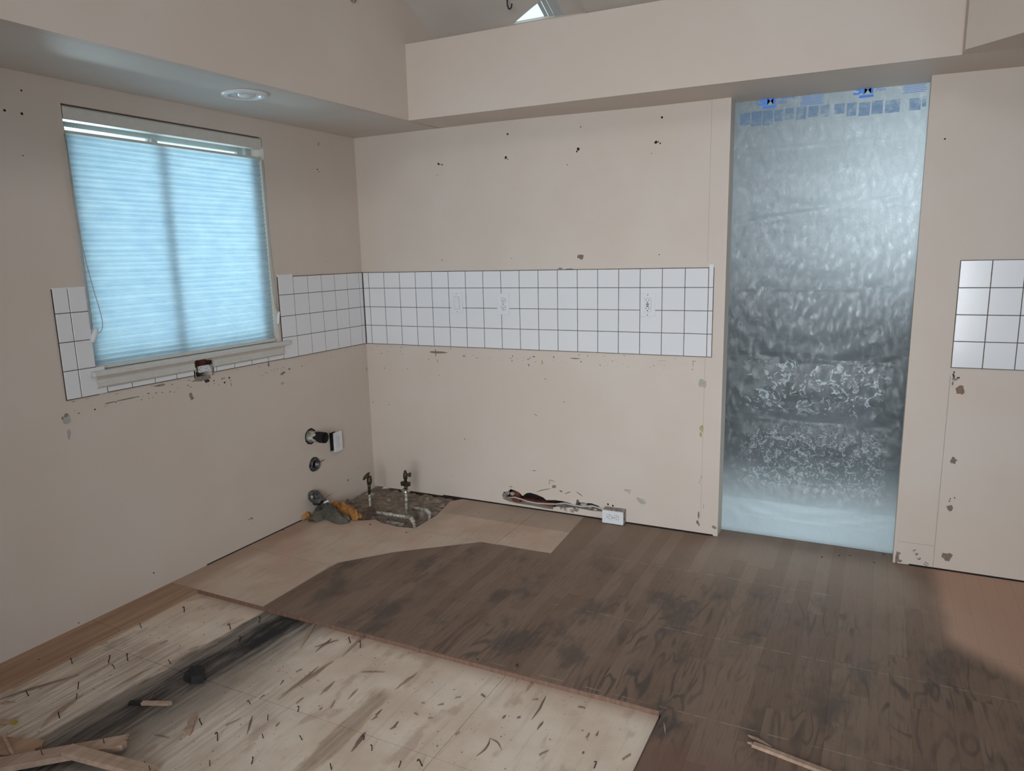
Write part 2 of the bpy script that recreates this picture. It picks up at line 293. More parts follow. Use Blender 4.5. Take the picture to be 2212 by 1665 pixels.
# ---------------------------------------------------------------- mesh helpers
def tag(o, label=None, cat=None, group=None, kind=None):
    if label: o['label'] = label
    if cat: o['category'] = cat
    if group: o['group'] = group
    if kind: o['kind'] = kind
    return o
def wloc(p):
    v = Vector((0, 0, 0))
    while p: v += p.location; p = p.parent
    return v
def thing(name, loc, label, cat, group=None):
    o = bpy.data.objects.new(name, None); COL.objects.link(o); o.location = loc; o.empty_display_size = 0.05
    return tag(o, label, cat, group)
class G:
    def __init__(s): s.v = []; s.f = []
    def add(s, vs, fs):
        n = len(s.v); s.v += [tuple(q) for q in vs]; s.f += [tuple(i + n for i in q) for q in fs]; return s
    def box(s, x0, x1, y0, y1, z0, z1):
        return s.add([(x0, y0, z0), (x1, y0, z0), (x1, y1, z0), (x0, y1, z0), (x0, y0, z1), (x1, y0, z1), (x1, y1, z1), (x0, y1, z1)],
                     [(0, 3, 2, 1), (4, 5, 6, 7), (0, 1, 5, 4), (1, 2, 6, 5), (2, 3, 7, 6), (3, 0, 4, 7)])
    def tube(s, pts, r, seg=10, cap=True):
        pts = [Vector(p) for p in pts]; rr = r if isinstance(r, (list, tuple)) else [r] * len(pts)
        vs = []; fs = []; up = None
        for i, p in enumerate(pts):
            t = (pts[min(i + 1, len(pts) - 1)] - pts[max(i - 1, 0)]).normalized()
            if up is None or abs(up.dot(t)) > 0.98: up = Vector((0, 0, 1)) if abs(t.z) < 0.9 else Vector((1, 0, 0))
            a = t.cross(up).normalized(); b = t.cross(a).normalized(); up = a.cross(t)
            for k in range(seg):
                an = 2 * math.pi * k / seg; vs.append(p + a * math.cos(an) * rr[i] + b * math.sin(an) * rr[i])
        for i in range(len(pts) - 1):
            for k in range(seg):
                k2 = (k + 1) % seg; fs.append((i * seg + k, i * seg + k2, (i + 1) * seg + k2, (i + 1) * seg + k))
        if cap: fs.append(tuple(range(seg))[::-1]); fs.append(tuple((len(pts) - 1) * seg + k for k in range(seg)))
        return s.add(vs, fs)
    def lathe(s, o, ax, prof, seg=32, close=True):
        o = Vector(o); ax = Vector(ax).normalized(); u = ax.orthogonal().normalized(); w_ = ax.cross(u); vs = []; fs = []
        for (r, h) in prof:
            for k in range(seg):
                an = 2 * math.pi * k / seg; vs.append(o + ax * h + (u * math.cos(an) + w_ * math.sin(an)) * r)
        for i in range(len(prof) - 1):
            for k in range(seg):
                k2 = (k + 1) % seg; fs.append((i * seg + k, i * seg + k2, (i + 1) * seg + k2, (i + 1) * seg + k))
        if close: fs.append(tuple(range(seg))[::-1]); fs.append(tuple((len(prof) - 1) * seg + k for k in range(seg)))
        return s.add(vs, fs)
    def prism(s, poly, fn0, fn1):
        """poly: 2-D outline; fn0/fn1 map (a,b) -> 3-D for the two faces"""
        n = len(poly); vs = [fn0(*q) for q in poly] + [fn1(*q) for q in poly]
        fs = [tuple(range(n)), tuple(range(2 * n - 1, n - 1, -1))] + [(i, i + n, (i + 1) % n + n, (i + 1) % n) for i in range(n)]
        return s.add(vs, fs)
    def build(s, name, m, parent=None, smooth=False, bevel=0.0, rot=None):
        o0 = wloc(parent) if parent else Vector((0, 0, 0))
        me = bpy.data.meshes.new(name); me.from_pydata([tuple(Vector(q) - o0) for q in s.v], [], s.f)
        bm = bmesh.new(); bm.from_mesh(me); bmesh.ops.recalc_face_normals(bm, faces=bm.faces)
        if bevel: bmesh.ops.bevel(bm, geom=bm.edges[:] , offset=bevel, segments=1, affect='EDGES')
        bm.to_mesh(me); bm.free()
        if smooth:
            for q in me.polygons: q.use_smooth = True
        me.materials.append(M[m] if isinstance(m, str) else m)
        o = bpy.data.objects.new(name, me); COL.objects.link(o)
        if parent: o.parent = parent
        return o
def origin_base(o):
    """move the origin of a one-mesh thing to its base"""
    co = [v.co.copy() for v in o.data.vertices]
    c = Vector((sum(q.x for q in co) / len(co), sum(q.y for q in co) / len(co), min(q.z for q in co)))
    for v in o.data.vertices: v.co -= c
    o.location += c; return o
def poly_holes(name, outer, holes, f0, f1, m, parent=None, mhole=None):
    """slab with holes: f0 / f1 map 2-D points to the front and back face"""
    o0 = wloc(parent) if parent else Vector((0, 0, 0))
    bm = bmesh.new()
    for fn in (f0, f1):
        es = []
        for loop in [outer] + holes:
            vs = [bm.verts.new(Vector(fn(*q)) - o0) for q in loop]
            es += [bm.edges.new((vs[i], vs[(i + 1) % len(vs)])) for i in range(len(vs))]
        bmesh.ops.triangle_fill(bm, edges=es, use_beauty=True)
    for loop in [outer] + holes:
        n = len(loop); a = [bm.verts.new(Vector(f0(*q)) - o0) for q in loop]; b = [bm.verts.new(Vector(f1(*q)) - o0) for q in loop]
        for i in range(n):
            j = (i + 1) % n; bm.faces.new((a[i], a[j], b[j], b[i]))
    bmesh.ops.remove_doubles(bm, verts=bm.verts, dist=1e-6)
    bmesh.ops.recalc_face_normals(bm, faces=bm.faces)
    me = bpy.data.meshes.new(name); bm.to_mesh(me); bm.free(); me.materials.append(M[m])
    o = bpy.data.objects.new(name, me); COL.objects.link(o)
    if parent: o.parent = parent
    return o
def clip(poly, a, b, c):
    """keep a*x+b*y<=c"""
    out = []
    for i in range(len(poly)):
        p, q = poly[i], poly[(i + 1) % len(poly)]; dp = a * p[0] + b * p[1] - c; dq = a * q[0] + b * q[1] - c
        if dp <= 0: out.append(p)
        if (dp < 0 < dq) or (dq < 0 < dp):
            t = dp / (dp - dq); out.append((p[0] + t * (q[0] - p[0]), p[1] + t * (q[1] - p[1])))
    return out
def flat(z): return lambda a, b: (a, b, z)
BW = lambda y: (lambda a, b: (a, y, b))        # back wall plane: (x, z)
LW = lambda x: (lambda a, b: (x, a, b))        # left wall plane: (y, z)
ST = lambda o: tag(o, kind='structure')
HS = 2.075                                      # soffit underside
# ---------------------------------------------------------------- structure: floor
floor = ST(G().box(-0.1, 5.2, -5.5, 0.10, -0.12, -0.075).build('floor', 'dark'))
hole_out = [(0.0293, -0.058), (0.013, -0.2442), (0.0223, -0.3905), (0.306, -0.528), (0.3678, -0.4862), (0.428, -0.5133), (0.5365, -0.5256), (0.6403, -0.5097), (0.6421, -0.2986), (0.6248, -0.2177), (0.5908, -0.0713), (0.6359, 0.0008)]
hole_out = [(max(0.004, a), min(b, -0.004)) for a, b in hole_out]
hole_deep = [(0.3764, -0.4978), (0.52, -0.5108), (0.6306, -0.4995), (0.6326, -0.3026), (0.5475, -0.2507), (0.4722, -0.2498), (0.3841, -0.2873), (0.3889, -0.3831)]
PX0, PX1, PY = 0.168, 2.212, -1.497
# sheets of the pit
for (a, b_, c, d) in ((PX0, 1.6775, -1.9585, PY), (PX0, 1.6775, -3.3, -1.9605), (1.6795, PX1, -1.9585, PY), (1.6795, PX1, -3.3, -1.9605)):
    G().box(a, b_, c, d, -0.036, -0.018).build('subfloor_sheet', 'sub', floor)
poly_holes('floor_base', [(0.0, -5.5), (5.2, -5.5), (5.2, 0.1), (0.0, 0.1)], [hole_out], flat(-0.0365), flat(-0.075), 'sub', floor)
# bare panels where the cabinets stood
def panel(poly, holes=(), z=0.0):
    return poly_holes('plywood_panel', poly, list(holes), flat(z), flat(-0.036), 'panel', floor)
g = 0.0012
xc = hole_out[-1][0]
panel([(0.0, PY), (0.5525, PY), (0.5405, -1.062 - g), (0.0, -1.062 - g)])
low = [(0.0, -1.062 + g), (0.5405, -1.062 + g), (0.548, -1.02), (0.7212, -0.8136), (1.035, -0.531 - g), (0.64, -0.531 - g)]
inner = [p for p in hole_out]
# panel under the sink corner follows the ragged cut
ragged = [hole_out[i] for i in range(2, 10)]
panel([(0.0, -1.062 + g), (0.5405, -1.062 + g), (0.548, -1.02), (0.7212, -0.8136), (1.045, -0.531 - g), (0.705, -0.531 - g)] + [(max(a, 0.0), b) for a, b in reversed([hole_out[i] for i in range(2, 8)])] + [(0.0, hole_out[2][1])])
panel([(0.705, -0.531 + g), (1.126 - g, -0.531 + g), (1.126 - g, -0.002)] + [hole_out[-1], hole_out[-2], hole_out[-3], hole_out[-4], hole_out[-5]])
panel([(1.126 + g, -0.531 + g), (1.4221, -0.5183), (1.392, -0.002), (1.126 + g, -0.002)])
# dark stained strip boards
def ytop(x):
    if x < 0.5405: return None
    if x < 0.7212: return -1.0407 + (x - 0.5405) / 0.1807 * 0.2271
    if x < 1.0516: return -0.8136 + (x - 0.7212) / 0.3304 * 0.2832
    if x < 1.4221: return -0.525
    return 0.10 if 2.10 < x < 2.86 else -0.004
BWID = 0.0567
xs = [0.555]
while xs[-1] < 5.0: xs.append(xs[-1] + BWID)
shift = 2.2238 - min(xs, key=lambda q: abs(q - 2.2238)); xs = [xs[0]] + [q + shift for q in xs[1:]]
nb = 0
for i in range(len(xs) - 1):
    x0, x1 = xs[i] + 0.00012, xs[i + 1] - 0.00012; xm = (x0 + x1) / 2
    yt = max(ytop(x0), ytop(x1)) if xm < 1.39 or xm > 1.46 else -0.004
    yb = PY if xm < PX1 else -5.4
    cuts = [yt]; y = yt - random.uniform(0.35, 1.1)
    while y > yb + 0.2: cuts.append(y); y -= random.uniform(0.6, 1.3) if y > -3 else 4.0
    cuts.append(yb)
    for k in range(len(cuts) - 1):
        poly = [(x0, cuts[k + 1] + 0.0004), (x1, cuts[k + 1] + 0.0004), (x1, cuts[k] - 0.0004), (x0, cuts[k] - 0.0004)]
        if xm < PX1 + 0.03 and x1 > PX1 and cuts[k] < PY: pass
        if k == 0 and xm < 1.46:
            poly = clip(poly, -0.2271, 0.1807, -0.2271 * 0.5405 + 0.1807 * -1.0407) if xm < 0.7212 else poly
            poly = clip(poly, -0.2832, 0.3304, -0.2832 * 0.7212 + 0.3304 * -0.8136) if 0.7 < xm < 1.07 else poly
            if 1.03 < xm < 1.45:
                up = clip(clip(poly, 0, -1, 0.5215), -0.5143, -0.0301, -(0.5143 * 1.3922 + 0.0301 * -0.002))
                if xm > 1.36 and len(up) > 2: G().prism(up, flat(0.0), flat(-0.0175)).build('floorboard', 'board', floor)
                poly = clip(poly, 0, 1, -0.5215)
        if len(poly) < 3: continue
        dz = random.uniform(-0.00012, 0.00012)
        ch = 0.0006
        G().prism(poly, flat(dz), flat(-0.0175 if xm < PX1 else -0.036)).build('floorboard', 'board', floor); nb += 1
# gap filler between panel edge and first long boards next to wall (x 1.39-1.43)
# boards beside the left wall, left of the pit
for poly in ([(0.0, PY - 0.001), (PX0, PY - 0.001), (PX0, -1.872), (0.0, -1.872)], [(0.0, -1.874), (0.166, -1.874), (0.172, -3.3), (0.0, -3.3)]):
    G().prism(poly, flat(-0.0005), flat(-0.036)).build('floorboard', 'stripwood', floor)
G().prism([(0.150, -2.25), (0.182, -2.28), (0.176, -1.75), (0.169, -1.55), (0.160, -1.60)], flat(-0.008), flat(-0.0175)).build('split_edge', 'stripwood', floor)
# cut edge lip along the pit (raw ends of the boards)
lip = G()
xx = PX0
while xx < PX1 - 0.001:
    x2 = min(PX1, xx + random.uniform(0.05, 0.22)); d = random.uniform(0.0015, 0.0045)
    lip.box(xx, x2, PY - d, PY + 0.0006, -0.0178, -0.0008); xx = x2
lip.build('cut_edge', 'edgewood', floor)
# plumbing recess in the corner
def ground(name, poly, z, amp, m, res=0.012, parent=floor):
    bm = bmesh.new(); o0 = wloc(parent)
    xs_ = [p[0] for p in poly]; ys_ = [p[1] for p in poly]
    def inside(a, b):
        c = False; j = len(poly) - 1
        for i in range(len(poly)):
            if (poly[i][1] > b) != (poly[j][1] > b) and a < (poly[j][0] - poly[i][0]) * (b - poly[i][1]) / (poly[j][1] - poly[i][1]) + poly[i][0]: c = not c
            j = i
        return c
    nx = int((max(xs_) - min(xs_)) / res) + 1; ny = int((max(ys_) - min(ys_)) / res) + 1; idx = {}
    for i in range(nx + 1):
        for j in range(ny + 1):
            a = min(xs_) + i * res; b = min(ys_) + j * res
            h = noise.fractal(Vector((a * 14, b * 14, 3)), 0.8, 2.0, 5) * amp
            idx[i, j] = bm.verts.new((a, b, z(a, b) + h))
    for i in range(nx):
        for j in range(ny):
            a = min(xs_) + (i + .5) * res; b = min(ys_) + (j + .5) * res
            if inside(a, b): bm.faces.new((idx[i, j], idx[i + 1, j], idx[i + 1, j + 1], idx[i, j + 1]))
    for v in [v for v in bm.verts if not v.link_faces]: bm.verts.remove(v)
    me = bpy.data.meshes.new(name); bm.to_mesh(me); bm.free(); me.materials.append(M[m])
    for q in me.polygons: q.use_smooth = True
    o = bpy.data.objects.new(name, me); COL.objects.link(o); o.parent = parent; return o
def inpoly(poly, a, b):
    c = False; j = len(poly) - 1
    for i in range(len(poly)):
        if (poly[i][1] > b) != (poly[j][1] > b) and a < (poly[j][0] - poly[i][0]) * (b - poly[i][1]) / (poly[j][1] - poly[i][1]) + poly[i][0]: c = not c
        j = i
    return c
cor = [(0.004, -0.004)] + hole_out[1:]
cor = [(0.0, 0.0)] + [(hole_out[1][0], hole_out[1][1])] + hole_out[2:]
tag(ground('mortar_dirt', cor, lambda a, b: -0.058 if inpoly(hole_deep, a, b) else -0.012 - 0.012 * max(0, -b) * 2 + 0.02 * max(0, 0.12 - a), 0.013, 'debris', 0.008), kind='stuff')
# ---------------------------------------------------------------- structure: walls
WY = (-1.719, -0.716); WZ = (0.985, 1.985)
WZt = 1.992
boxh = [(-1.2589, 0.9645), (-1.1525, 0.9647), (-1.1629, 0.8815), (-1.2593, 0.882)]
def circle(cy, cz, r, n=20, j=0.0): return [(cy + math.cos(k * 2 * math.pi / n) * r * (1 + random.uniform(-j, j)), cz + math.sin(k * 2 * math.pi / n) * r * (1 + random.uniform(-j, j))) for k in range(n)]
holeA = circle(-0.541, 0.446, 0.039, 22, 0.05); holeB = circle(-0.5285, 0.283, 0.036, 22, 0.06)
wall_left = ST(poly_holes('wall_left', [(-5.5, -0.05), (0.0, -0.05), (0.0, 2.6), (-5.5, 2.6)],
    [[(WY[0], WZ[0]), (WY[1], WZ[0]), (WY[1], WZt), (WY[0], WZt)], boxh, holeA, holeB], LW(0), LW(-0.14), 'wall'))
gash = [(0.8962, 0.0573), (0.9087, 0.081), (0.9247, 0.0749), (0.9397, 0.0878), (0.9518, 0.1003), (0.9779, 0.0954), (1.0038, 0.0879), (1.0264, 0.0691), (1.0498, 0.0885), (1.0728, 0.0942), (1.1123, 0.0886), (1.1515, 0.0777), (1.1708, 0.0642), (1.2236, 0.0713), (1.2675, 0.072), (1.3, 0.0685), (1.3431, 0.0586), (1.3513, 0.0939), (1.362, 0.0901), (1.3673, 0.0777), (1.4018, 0.0798), (1.436, 0.0819), (1.4726, 0.074), (1.5011, 0.0573), (1.5012, 0.0444), (1.4674, 0.0421), (1.4359, 0.0403), (1.4096, 0.0417), (1.3697, 0.0439), (1.3106, 0.0409), (1.2725, 0.0329), (1.2397, 0.0363), (1.212, 0.027), (1.2118, 0.0163), (1.1673, 0.0154), (1.0855, 0.0201), (0.9848, 0.0198), (0.941, 0.0248), (0.9044, 0.0336)]
gash = [(a, max(b, 0.006)) for a, b in gash]
JL, JR = 2.097, 2.867; DH = HS
wall_back = ST(poly_holes('wall_back', [(0.0, 0.001), (JL, 0.001), (JL, DH), (JR, DH), (JR, 0.001), (5.1, 0.001), (5.1, 2.522), (0.0, 2.522)], [gash], BW(0), BW(0.10), 'wall'))
ST(G().box(5.0, 5.1, -5.5, 0.0, 0, 1.0).box(5.0, 5.1, -5.5, -4.4, 1.0, 2.1).box(5.0, 5.1, -2.8, 0, 1.0, 2.1).box(5.0, 5.1, -5.5, 0.0, 2.1, 4.2).build('wall_right', 'rear'))
ST(G().box(-0.1, 5.1, -5.4, -5.3, 0, 0.2).box(-0.1, 2.2, -5.4, -5.3, 0.2, 2.2).box(4.5, 5.1, -5.4, -5.3, 0.2, 2.2).box(-0.1, 5.1, -5.4, -5.3, 2.2, 4.2).build('wall_front', 'rear'))
# soffits with the display ledge
# the underside sags a little towards the back wall at the right
q = G(); sg = [(0.70, HS), (1.20, 2.068), (1.72, 2.058), (2.098, 2.054), (2.866, 2.047), (3.2, 2.046), (5.0, 2.046)]; vs = []
for x, z in sg:
    yf = -0.27 + (x - 0.7) * 0.025; yb = 0.0995 if 2.09 < x < 2.87 else 0.0005
    vs += [(x, yf, HS), (x, yb, z + (0.003 if yb < 0.05 else 0)), (x, yb, HS + 0.001)]
fs = []
for i in range(len(sg) - 1): fs += [(3 * i, 3 * i + 3, 3 * i + 4, 3 * i + 1), (3 * i + 1, 3 * i + 4, 3 * i + 5, 3 * i + 2), (3 * i, 3 * i + 2, 3 * i + 5, 3 * i + 3)]
fs += [(0, 1, 2), (3 * len(sg) - 3, 3 * len(sg) - 1, 3 * len(sg) - 2)]
q.add(vs, fs); ST(q.build('trim_4', 'wall'))
LTOP = 2.432
sof = [(0.0, -5.3), (0.44, -5.3), (0.531, -2.21), (0.572, -0.285), (2.950, -0.215), (2.953, -0.292), (3.105, -0.438), (4.15, -1.45), (5.0, -1.45), (5.0, 0.0), (0.0, 0.0)]
ST(G().prism([(0.0, -5.3), (0.3995, -5.3), (0.4895, -2.21), (0.5365, 0.0), (0.0, 0.0)], flat(HS), flat(HS + 0.02)).build('trim_1', 'ceiling'))
ST(G().prism([(0.572, -0.285), (2.950, -0.215), (2.953, -0.292), (3.105, -0.438), (4.15, -1.45), (5.0, -1.45), (5.0, 0.0), (0.572, 0.0)], flat(HS), flat(LTOP)).build('trim_2', 'wall'))
cz = lambda y: 2.52 - 0.47 * y if y > -2.9 else 2.52 + 0.47 * 2.9 - 0.47 * (-2.9 - y)
lf = [(-5.3, HS), (-0.2855, HS), (0.0, HS), (0.0, 2.53), (-2.9, 2.53 + 1.363), (-5.3, 2.80)]
ST(G().prism(lf, lambda a, b: ((0.44 + (a + 6.4) * 0.0217) if a < -2.21 else 0.531 + (a + 2.21) * 0.0213, a, b), lambda a, b: ((0.40 + (a + 6.4) * 0.0217) if a < -2.21 else 0.49 + (a + 2.21) * 0.0213, a, b)).build('wall_left_upper', 'wall'))
# vaulted ceiling with the small arched skylight
sky = [(1.00, -0.004), (1.034, -0.008), (1.10, -0.043), (1.172, -0.080), (1.238, -0.111), (1.302, -0.130), (1.302, -0.004)]
sl = lambda d: (lambda a, b: (a, b - 0.425 * -d * 0 , cz(b) + d))
ceilg = ST(poly_holes('ceiling', [(-0.1, 0.10), (5.1, 0.10), (5.1, -2.9), (-0.1, -2.9)], [sky], sl(0), sl(0.012), 'ceiling'))
ST(G().prism([(-0.1, -2.9), (5.1, -2.9), (5.1, -5.4), (-0.1, -5.4)], sl(0), sl(0.09)).build('ceiling_rear', 'rear'))
ST(G().prism([(1.425, 0.0), (5.0, 0.0), (5.0, -2.9), (1.41, -2.9)], sl(-0.03), sl(0.0)).build('trim_3', 'ceiling'))
# skylight frame and pane
w2 = tag(bpy.data.objects.new('window_2', None), kind='structure'); COL.objects.link(w2); w2.location = (1.15, -0.06, 2.60)
for x0, x1, d0, d1 in ((1.255, 1.300, 0.001, 0.006), (1.225, 1.250, 0.006, 0.010), (1.200, 1.220, 0.009, 0.012)):
    G().prism([(x0, -0.005), (x1, -0.005), (x1, -0.13), (x0, -0.115)], sl(d0), sl(d1)).build('frame_rail', 'vinyl', w2)
G().prism([(0.98, -0.003), (1.31, -0.003), (1.31, -0.14), (0.98, -0.14)], sl(0.013), sl(0.015)).build('pane', 'glass', w2)
# ---------------------------------------------------------------- tiles
P_ = 0.1095; ZB = 0.897; TH = 0.006; gr = 0.0012
def tile(parent, plane, a0, a1, z0, z1, cut=None):
    a0, a1 = min(a0, a1) + gr, max(a0, a1) - gr; z0 += gr; z1 -= gr; e = 0.0014
    s_ = 1 if plane == 'L' else -1
    mp = (lambda a, h, d: (d, a, h)) if plane == 'L' else (lambda a, h, d: (a, -d, h))
    q = G(); t0 = 0.0006
    vs = [mp(a0, z0, t0), mp(a1, z0, t0), mp(a1, z1, t0), mp(a0, z1, t0), mp(a0, z0, TH - e), mp(a1, z0, TH - e), mp(a1, z1, TH - e), mp(a0, z1, TH - e),
          mp(a0 + e, z0 + e, TH), mp(a1 - e, z0 + e, TH), mp(a1 - e, z1 - e, TH), mp(a0 + e, z1 - e, TH)]
    fs = [(0, 1, 5, 4), (1, 2, 6, 5), (2, 3, 7, 6), (3, 0, 4, 7), (4, 5, 9, 8), (5, 6, 10, 9), (6, 7, 11, 10), (7, 4, 8, 11), (8, 9, 10, 11)]
    q.add(vs, fs); return q.build('tile', 'tile', parent)
rows = [ZB, ZB + P_, ZB + 2 * P_, ZB + 3 * P_, ZB + 3 * P_ + 0.0911]
colsB = [0.0085] + [0.0491 + n * P_ for n in range(19)]
for r in range(4):
    for i in range(len(colsB) - 1): tile(wall_back, 'B', colsB[i], colsB[i + 1], rows[r], rows[r + 1])
    tile(wall_back, 'B', colsB[-1], 2.0435, rows[r], rows[r + 1] + (0.018 if r == 3 else 0))
G().box(0.0, 2.0445, -0.0048, 0.0, ZB - 0.0014, rows[4] + 0.0018).build('grout_bed', 'grout', wall_back)
colsR = [3.1309 - P_, 3.1309, 3.1309 + P_, 3.1309 + 2 * P_, 3.1309 + 3 * P_]
for r in range(4):
    for i in range(4): tile(wall_back, 'B', colsR[i], colsR[i + 1], ZB - 0.003 + r * P_, ZB - 0.003 + (r + 1) * P_)
G().box(colsR[0] - 0.001, colsR[-1], -0.0048, 0.0, ZB - 0.0042, ZB - 0.0022 + 4 * P_).build('grout_bed', 'grout', wall_back)
colsL = [-0.0085] + [-(0.0391 + k * P_) for k in range(7)]
for i in range(6):
    for r in range(4): tile(wall_left, 'L', colsL[i], colsL[i + 1], rows[r], rows[r + 1])
for r in range(4): tile(wall_left, 'L', colsL[6], max(colsL[7], -0.6965), rows[r], rows[r + 1] + (0.014 if r == 3 else 0))
G().box(0.0, 0.0048, -0.6975, 0.0, ZB - 0.0014, rows[4] + 0.0018).build('grout_bed', 'grout', wall_left)
BX = (min(q[0] for q in boxh) - 0.002, max(q[0] for q in boxh) + 0.002)
k = 6
while True:
    a1 = -(0.0391 + k * P_); a0 = a1 - P_
    if a0 < -1.70: break
    segs = [(a0, a1)]
    if a0 < BX[1] and a1 > BX[0]:
        segs = [s_ for s_ in ((a0, min(a1, BX[0])), (max(a0, BX[1]), a1)) if s_[1] - s_[0] > 0.012]
    for s_ in segs: tile(wall_left, 'L', s_[0], s_[1], ZB + 0.002, 0.922)
    k += 1
G().box(0.0, 0.0048, BX[1], -0.70, ZB + 0.0006, 0.921).build('grout_bed', 'grout', wall_left)
G().box(0.0, 0.0048, -1.70, BX[0], ZB + 0.0006, 0.921).build('grout_bed', 'grout', wall_left)
yA, yB, yC = -1.7185, -1.7911, -1.8508
for r in range(4):
    rt = rows[r + 1] + (0.006 if r == 3 else 0)
    tile(wall_left, 'L', yB, yA if r else -1.682, rows[r], rt); tile(wall_left, 'L', yC, yB, rows[r], rt)
G().box(0.0, 0.0048, yC - 0.001, yA - 0.001, ZB - 0.0014, rows[4]).build('grout_bed', 'grout', wall_left)
# ---------------------------------------------------------------- window on the left wall
w1 = tag(bpy.data.objects.new('window_1', None), kind='structure'); COL.objects.link(w1); w1.location = (-0.1, -1.22, WZ[0])
y0, y1 = WY; z0, z1 = WZ[0], WZt
fr = G(); fx0, fx1 = -0.135, -0.085
fr.box(fx0, fx1, y0, y0 + 0.035, z0, z1).box(fx0, fx1, y1 - 0.035, y1, z0, z1).box(fx0, fx1, y0, y1, z1 - 0.04, z1).box(fx0, fx1, y0, y1, z0, z0 + 0.035)
fr.box(fx0, fx1 + 0.012, y0, y1, z1 - 0.014, z1)
fr.build('window_frame', 'vinyl', w1, bevel=0.0015)
ym = -1.262
for (a, b_, dx) in ((y0 + 0.035, ym + 0.02, 0.0), (ym - 0.015, y1 - 0.035, -0.016)):
    s_ = G(); sx0, sx1 = -0.112 + dx, -0.094 + dx; t = 0.030
    s_.box(sx0, sx1, a, a + t, z0 + 0.035, z1 - 0.04).box(sx0, sx1, b_ - t, b_, z0 + 0.035, z1 - 0.04).box(sx0, sx1, a + t, b_ - t, z0 + 0.035, z0 + 0.065).box(sx0, sx1, a + t, b_ - t, z1 - 0.066, z1 - 0.04)
    q = s_.build('sash', 'vinyl', w1, bevel=0.001)
    G().box(sx0 + 0.007, sx0 + 0.010, a + t, b_ - t, z0 + 0.065, z1 - 0.066).build('pane', 'glass', q)
G().box(-0.094, -0.082, ym - 0.012, ym + 0.012, 1.895, 1.915).box(-0.094, -0.078, ym - 0.004, ym + 0.004, 1.90, 1.912).build('latch', 'vinyl', w1, bevel=0.001)
st = G().box(-0.085, 0.034, -1.748, -0.668, 0.970, 0.9905); st.build('window_sill', 'trim', w1, bevel=0.003)
ap = G()
AP = [(-1.728, BX[0]), (BX[1], -0.700)]
for a, b_ in AP:
    ap.prism([(0.0005, 0.9225), (0.012, 0.9225), (0.017, 0.929), (0.017, 0.937), (0.012, 0.943), (0.012, 0.956), (0.020, 0.966), (0.022, 0.9697), (0.0005, 0.9697)], lambda x, z, a=a: (x, a, z), lambda x, z, b_=b_: (x, b_, z))
ap.build('apron', 'trim', w1)
# ---------------------------------------------------------------- cellular shade
sh = thing('cellular_shade', (-0.03, -1.217, 1.0), 'pale honeycomb window shade lowered from its head rail in the left wall window', 'window shade')
hy0, hy1 = y0 + 0.006, y1 - 0.008
G().prism([(-0.060, 1.9885), (-0.060, 1.944), (-0.052, 1.938), (-0.010, 1.938), (-0.003, 1.944), (-0.002, 1.980), (-0.008, 1.9865)], lambda x, z: (x, hy0, z), lambda x, z: (x, hy1, z)).build('head_rail', 'trim', sh)
ST_T, ST_B = 1.893, 1.006
G().box(-0.046, -0.014, hy0 + 0.002, hy1, ST_T - 0.003, ST_T + 0.007).build('top_rail', 'trim', sh, bevel=0.002)
G().box(-0.046, -0.014, hy0 + 0.002, hy1, 0.9925, ST_B + 0.002).build('bottom_rail', 'trim', sh, bevel=0.002)
nc = 44; q = G(); vs = []; fs = []
a, b_ = hy0 + 0.004, hy1 - 0.004; NS = 40
zz = []
for i in range(nc * 2 + 1):
    t = i / (nc * 2); zz.append((ST_B + (ST_T - 0.003 - ST_B) * t, -0.016 - (0.0075 if i % 2 == 0 else 0.0)))
for (z, xf) in zz:
    for j in range(NS + 1):
        yy = a + (b_ - a) * j / NS
        vs.append((xf + 0.0012 * math.sin(yy * 19 + z * 7), yy, z + 0.0016 * math.sin(yy * 6.0 + z * 23)))
for i in range(len(zz) - 1):
    for j in range(NS): fs.append((i * (NS + 1) + j, i * (NS + 1) + j + 1, (i + 1) * (NS + 1) + j + 1, (i + 1) * (NS + 1) + j))
q.add(vs, fs); q.build('fabric', 'shade', sh)
q = G(); vs = []; fs = []
for (z, xf) in zz:
    xb = -0.030 - (xf + 0.0235) * -0.9 - 0.008
    vs += [(xb, a, z), (xb, b_, z)]
for i in range(len(zz) - 1): fs.append((2 * i, 2 * i + 1, 2 * i + 3, 2 * i + 2))
q.add(vs, fs); q.build('fabric_back', 'shade', sh)
def cordpts(lst, x): return [(x, p[0], p[1]) for p in lst]
left1 = [(-1.7229, 1.883), (-1.7214, 1.781), (-1.7224, 1.6469), (-1.7185, 1.5191), (-1.7153, 1.4237), (-1.7143, 1.2827), (-1.7142, 1.1606)]
left2 = [(-1.7265, 1.8825), (-1.725, 1.7807), (-1.726, 1.6467), (-1.7222, 1.5191), (-1.7208, 1.4238), (-1.7181, 1.2829), (-1.719, 1.1539)]
left3 = [(-1.7222, 1.8634), (-1.7189, 1.6977), (-1.7149, 1.545), (-1.7135, 1.4759), (-1.7002, 1.3707), (-1.6893, 1.299), (-1.6802, 1.2535), (-1.6729, 1.2076), (-1.6709, 1.1801), (-1.6744, 1.1548), (-1.6841, 1.1412), (-1.6941, 1.1386), (-1.6991, 1.1446)]
for L_ in (left1, left2, left3): G().tube(cordpts(L_, 0.010), 0.0016, 6).build('cord', 'filler', sh, True)
cc = [(-1.7009, 1.1593), (-1.7243, 1.1019)]
q = G(); c0, c1 = cc
q.tube([(0.012, c0[0], c0[1]), (0.012, c0[0] - 0.002, c0[1] - 0.006), (0.012, (c0[0] + c1[0]) / 2, (c0[1] + c1[1]) / 2), (0.012, c1[0] + 0.001, c1[1] + 0.006), (0.012, c1[0], c1[1])], [0.005, 0.010, 0.0115, 0.010, 0.005], 14)
q.build('cord_connector', 'plate', sh, True)
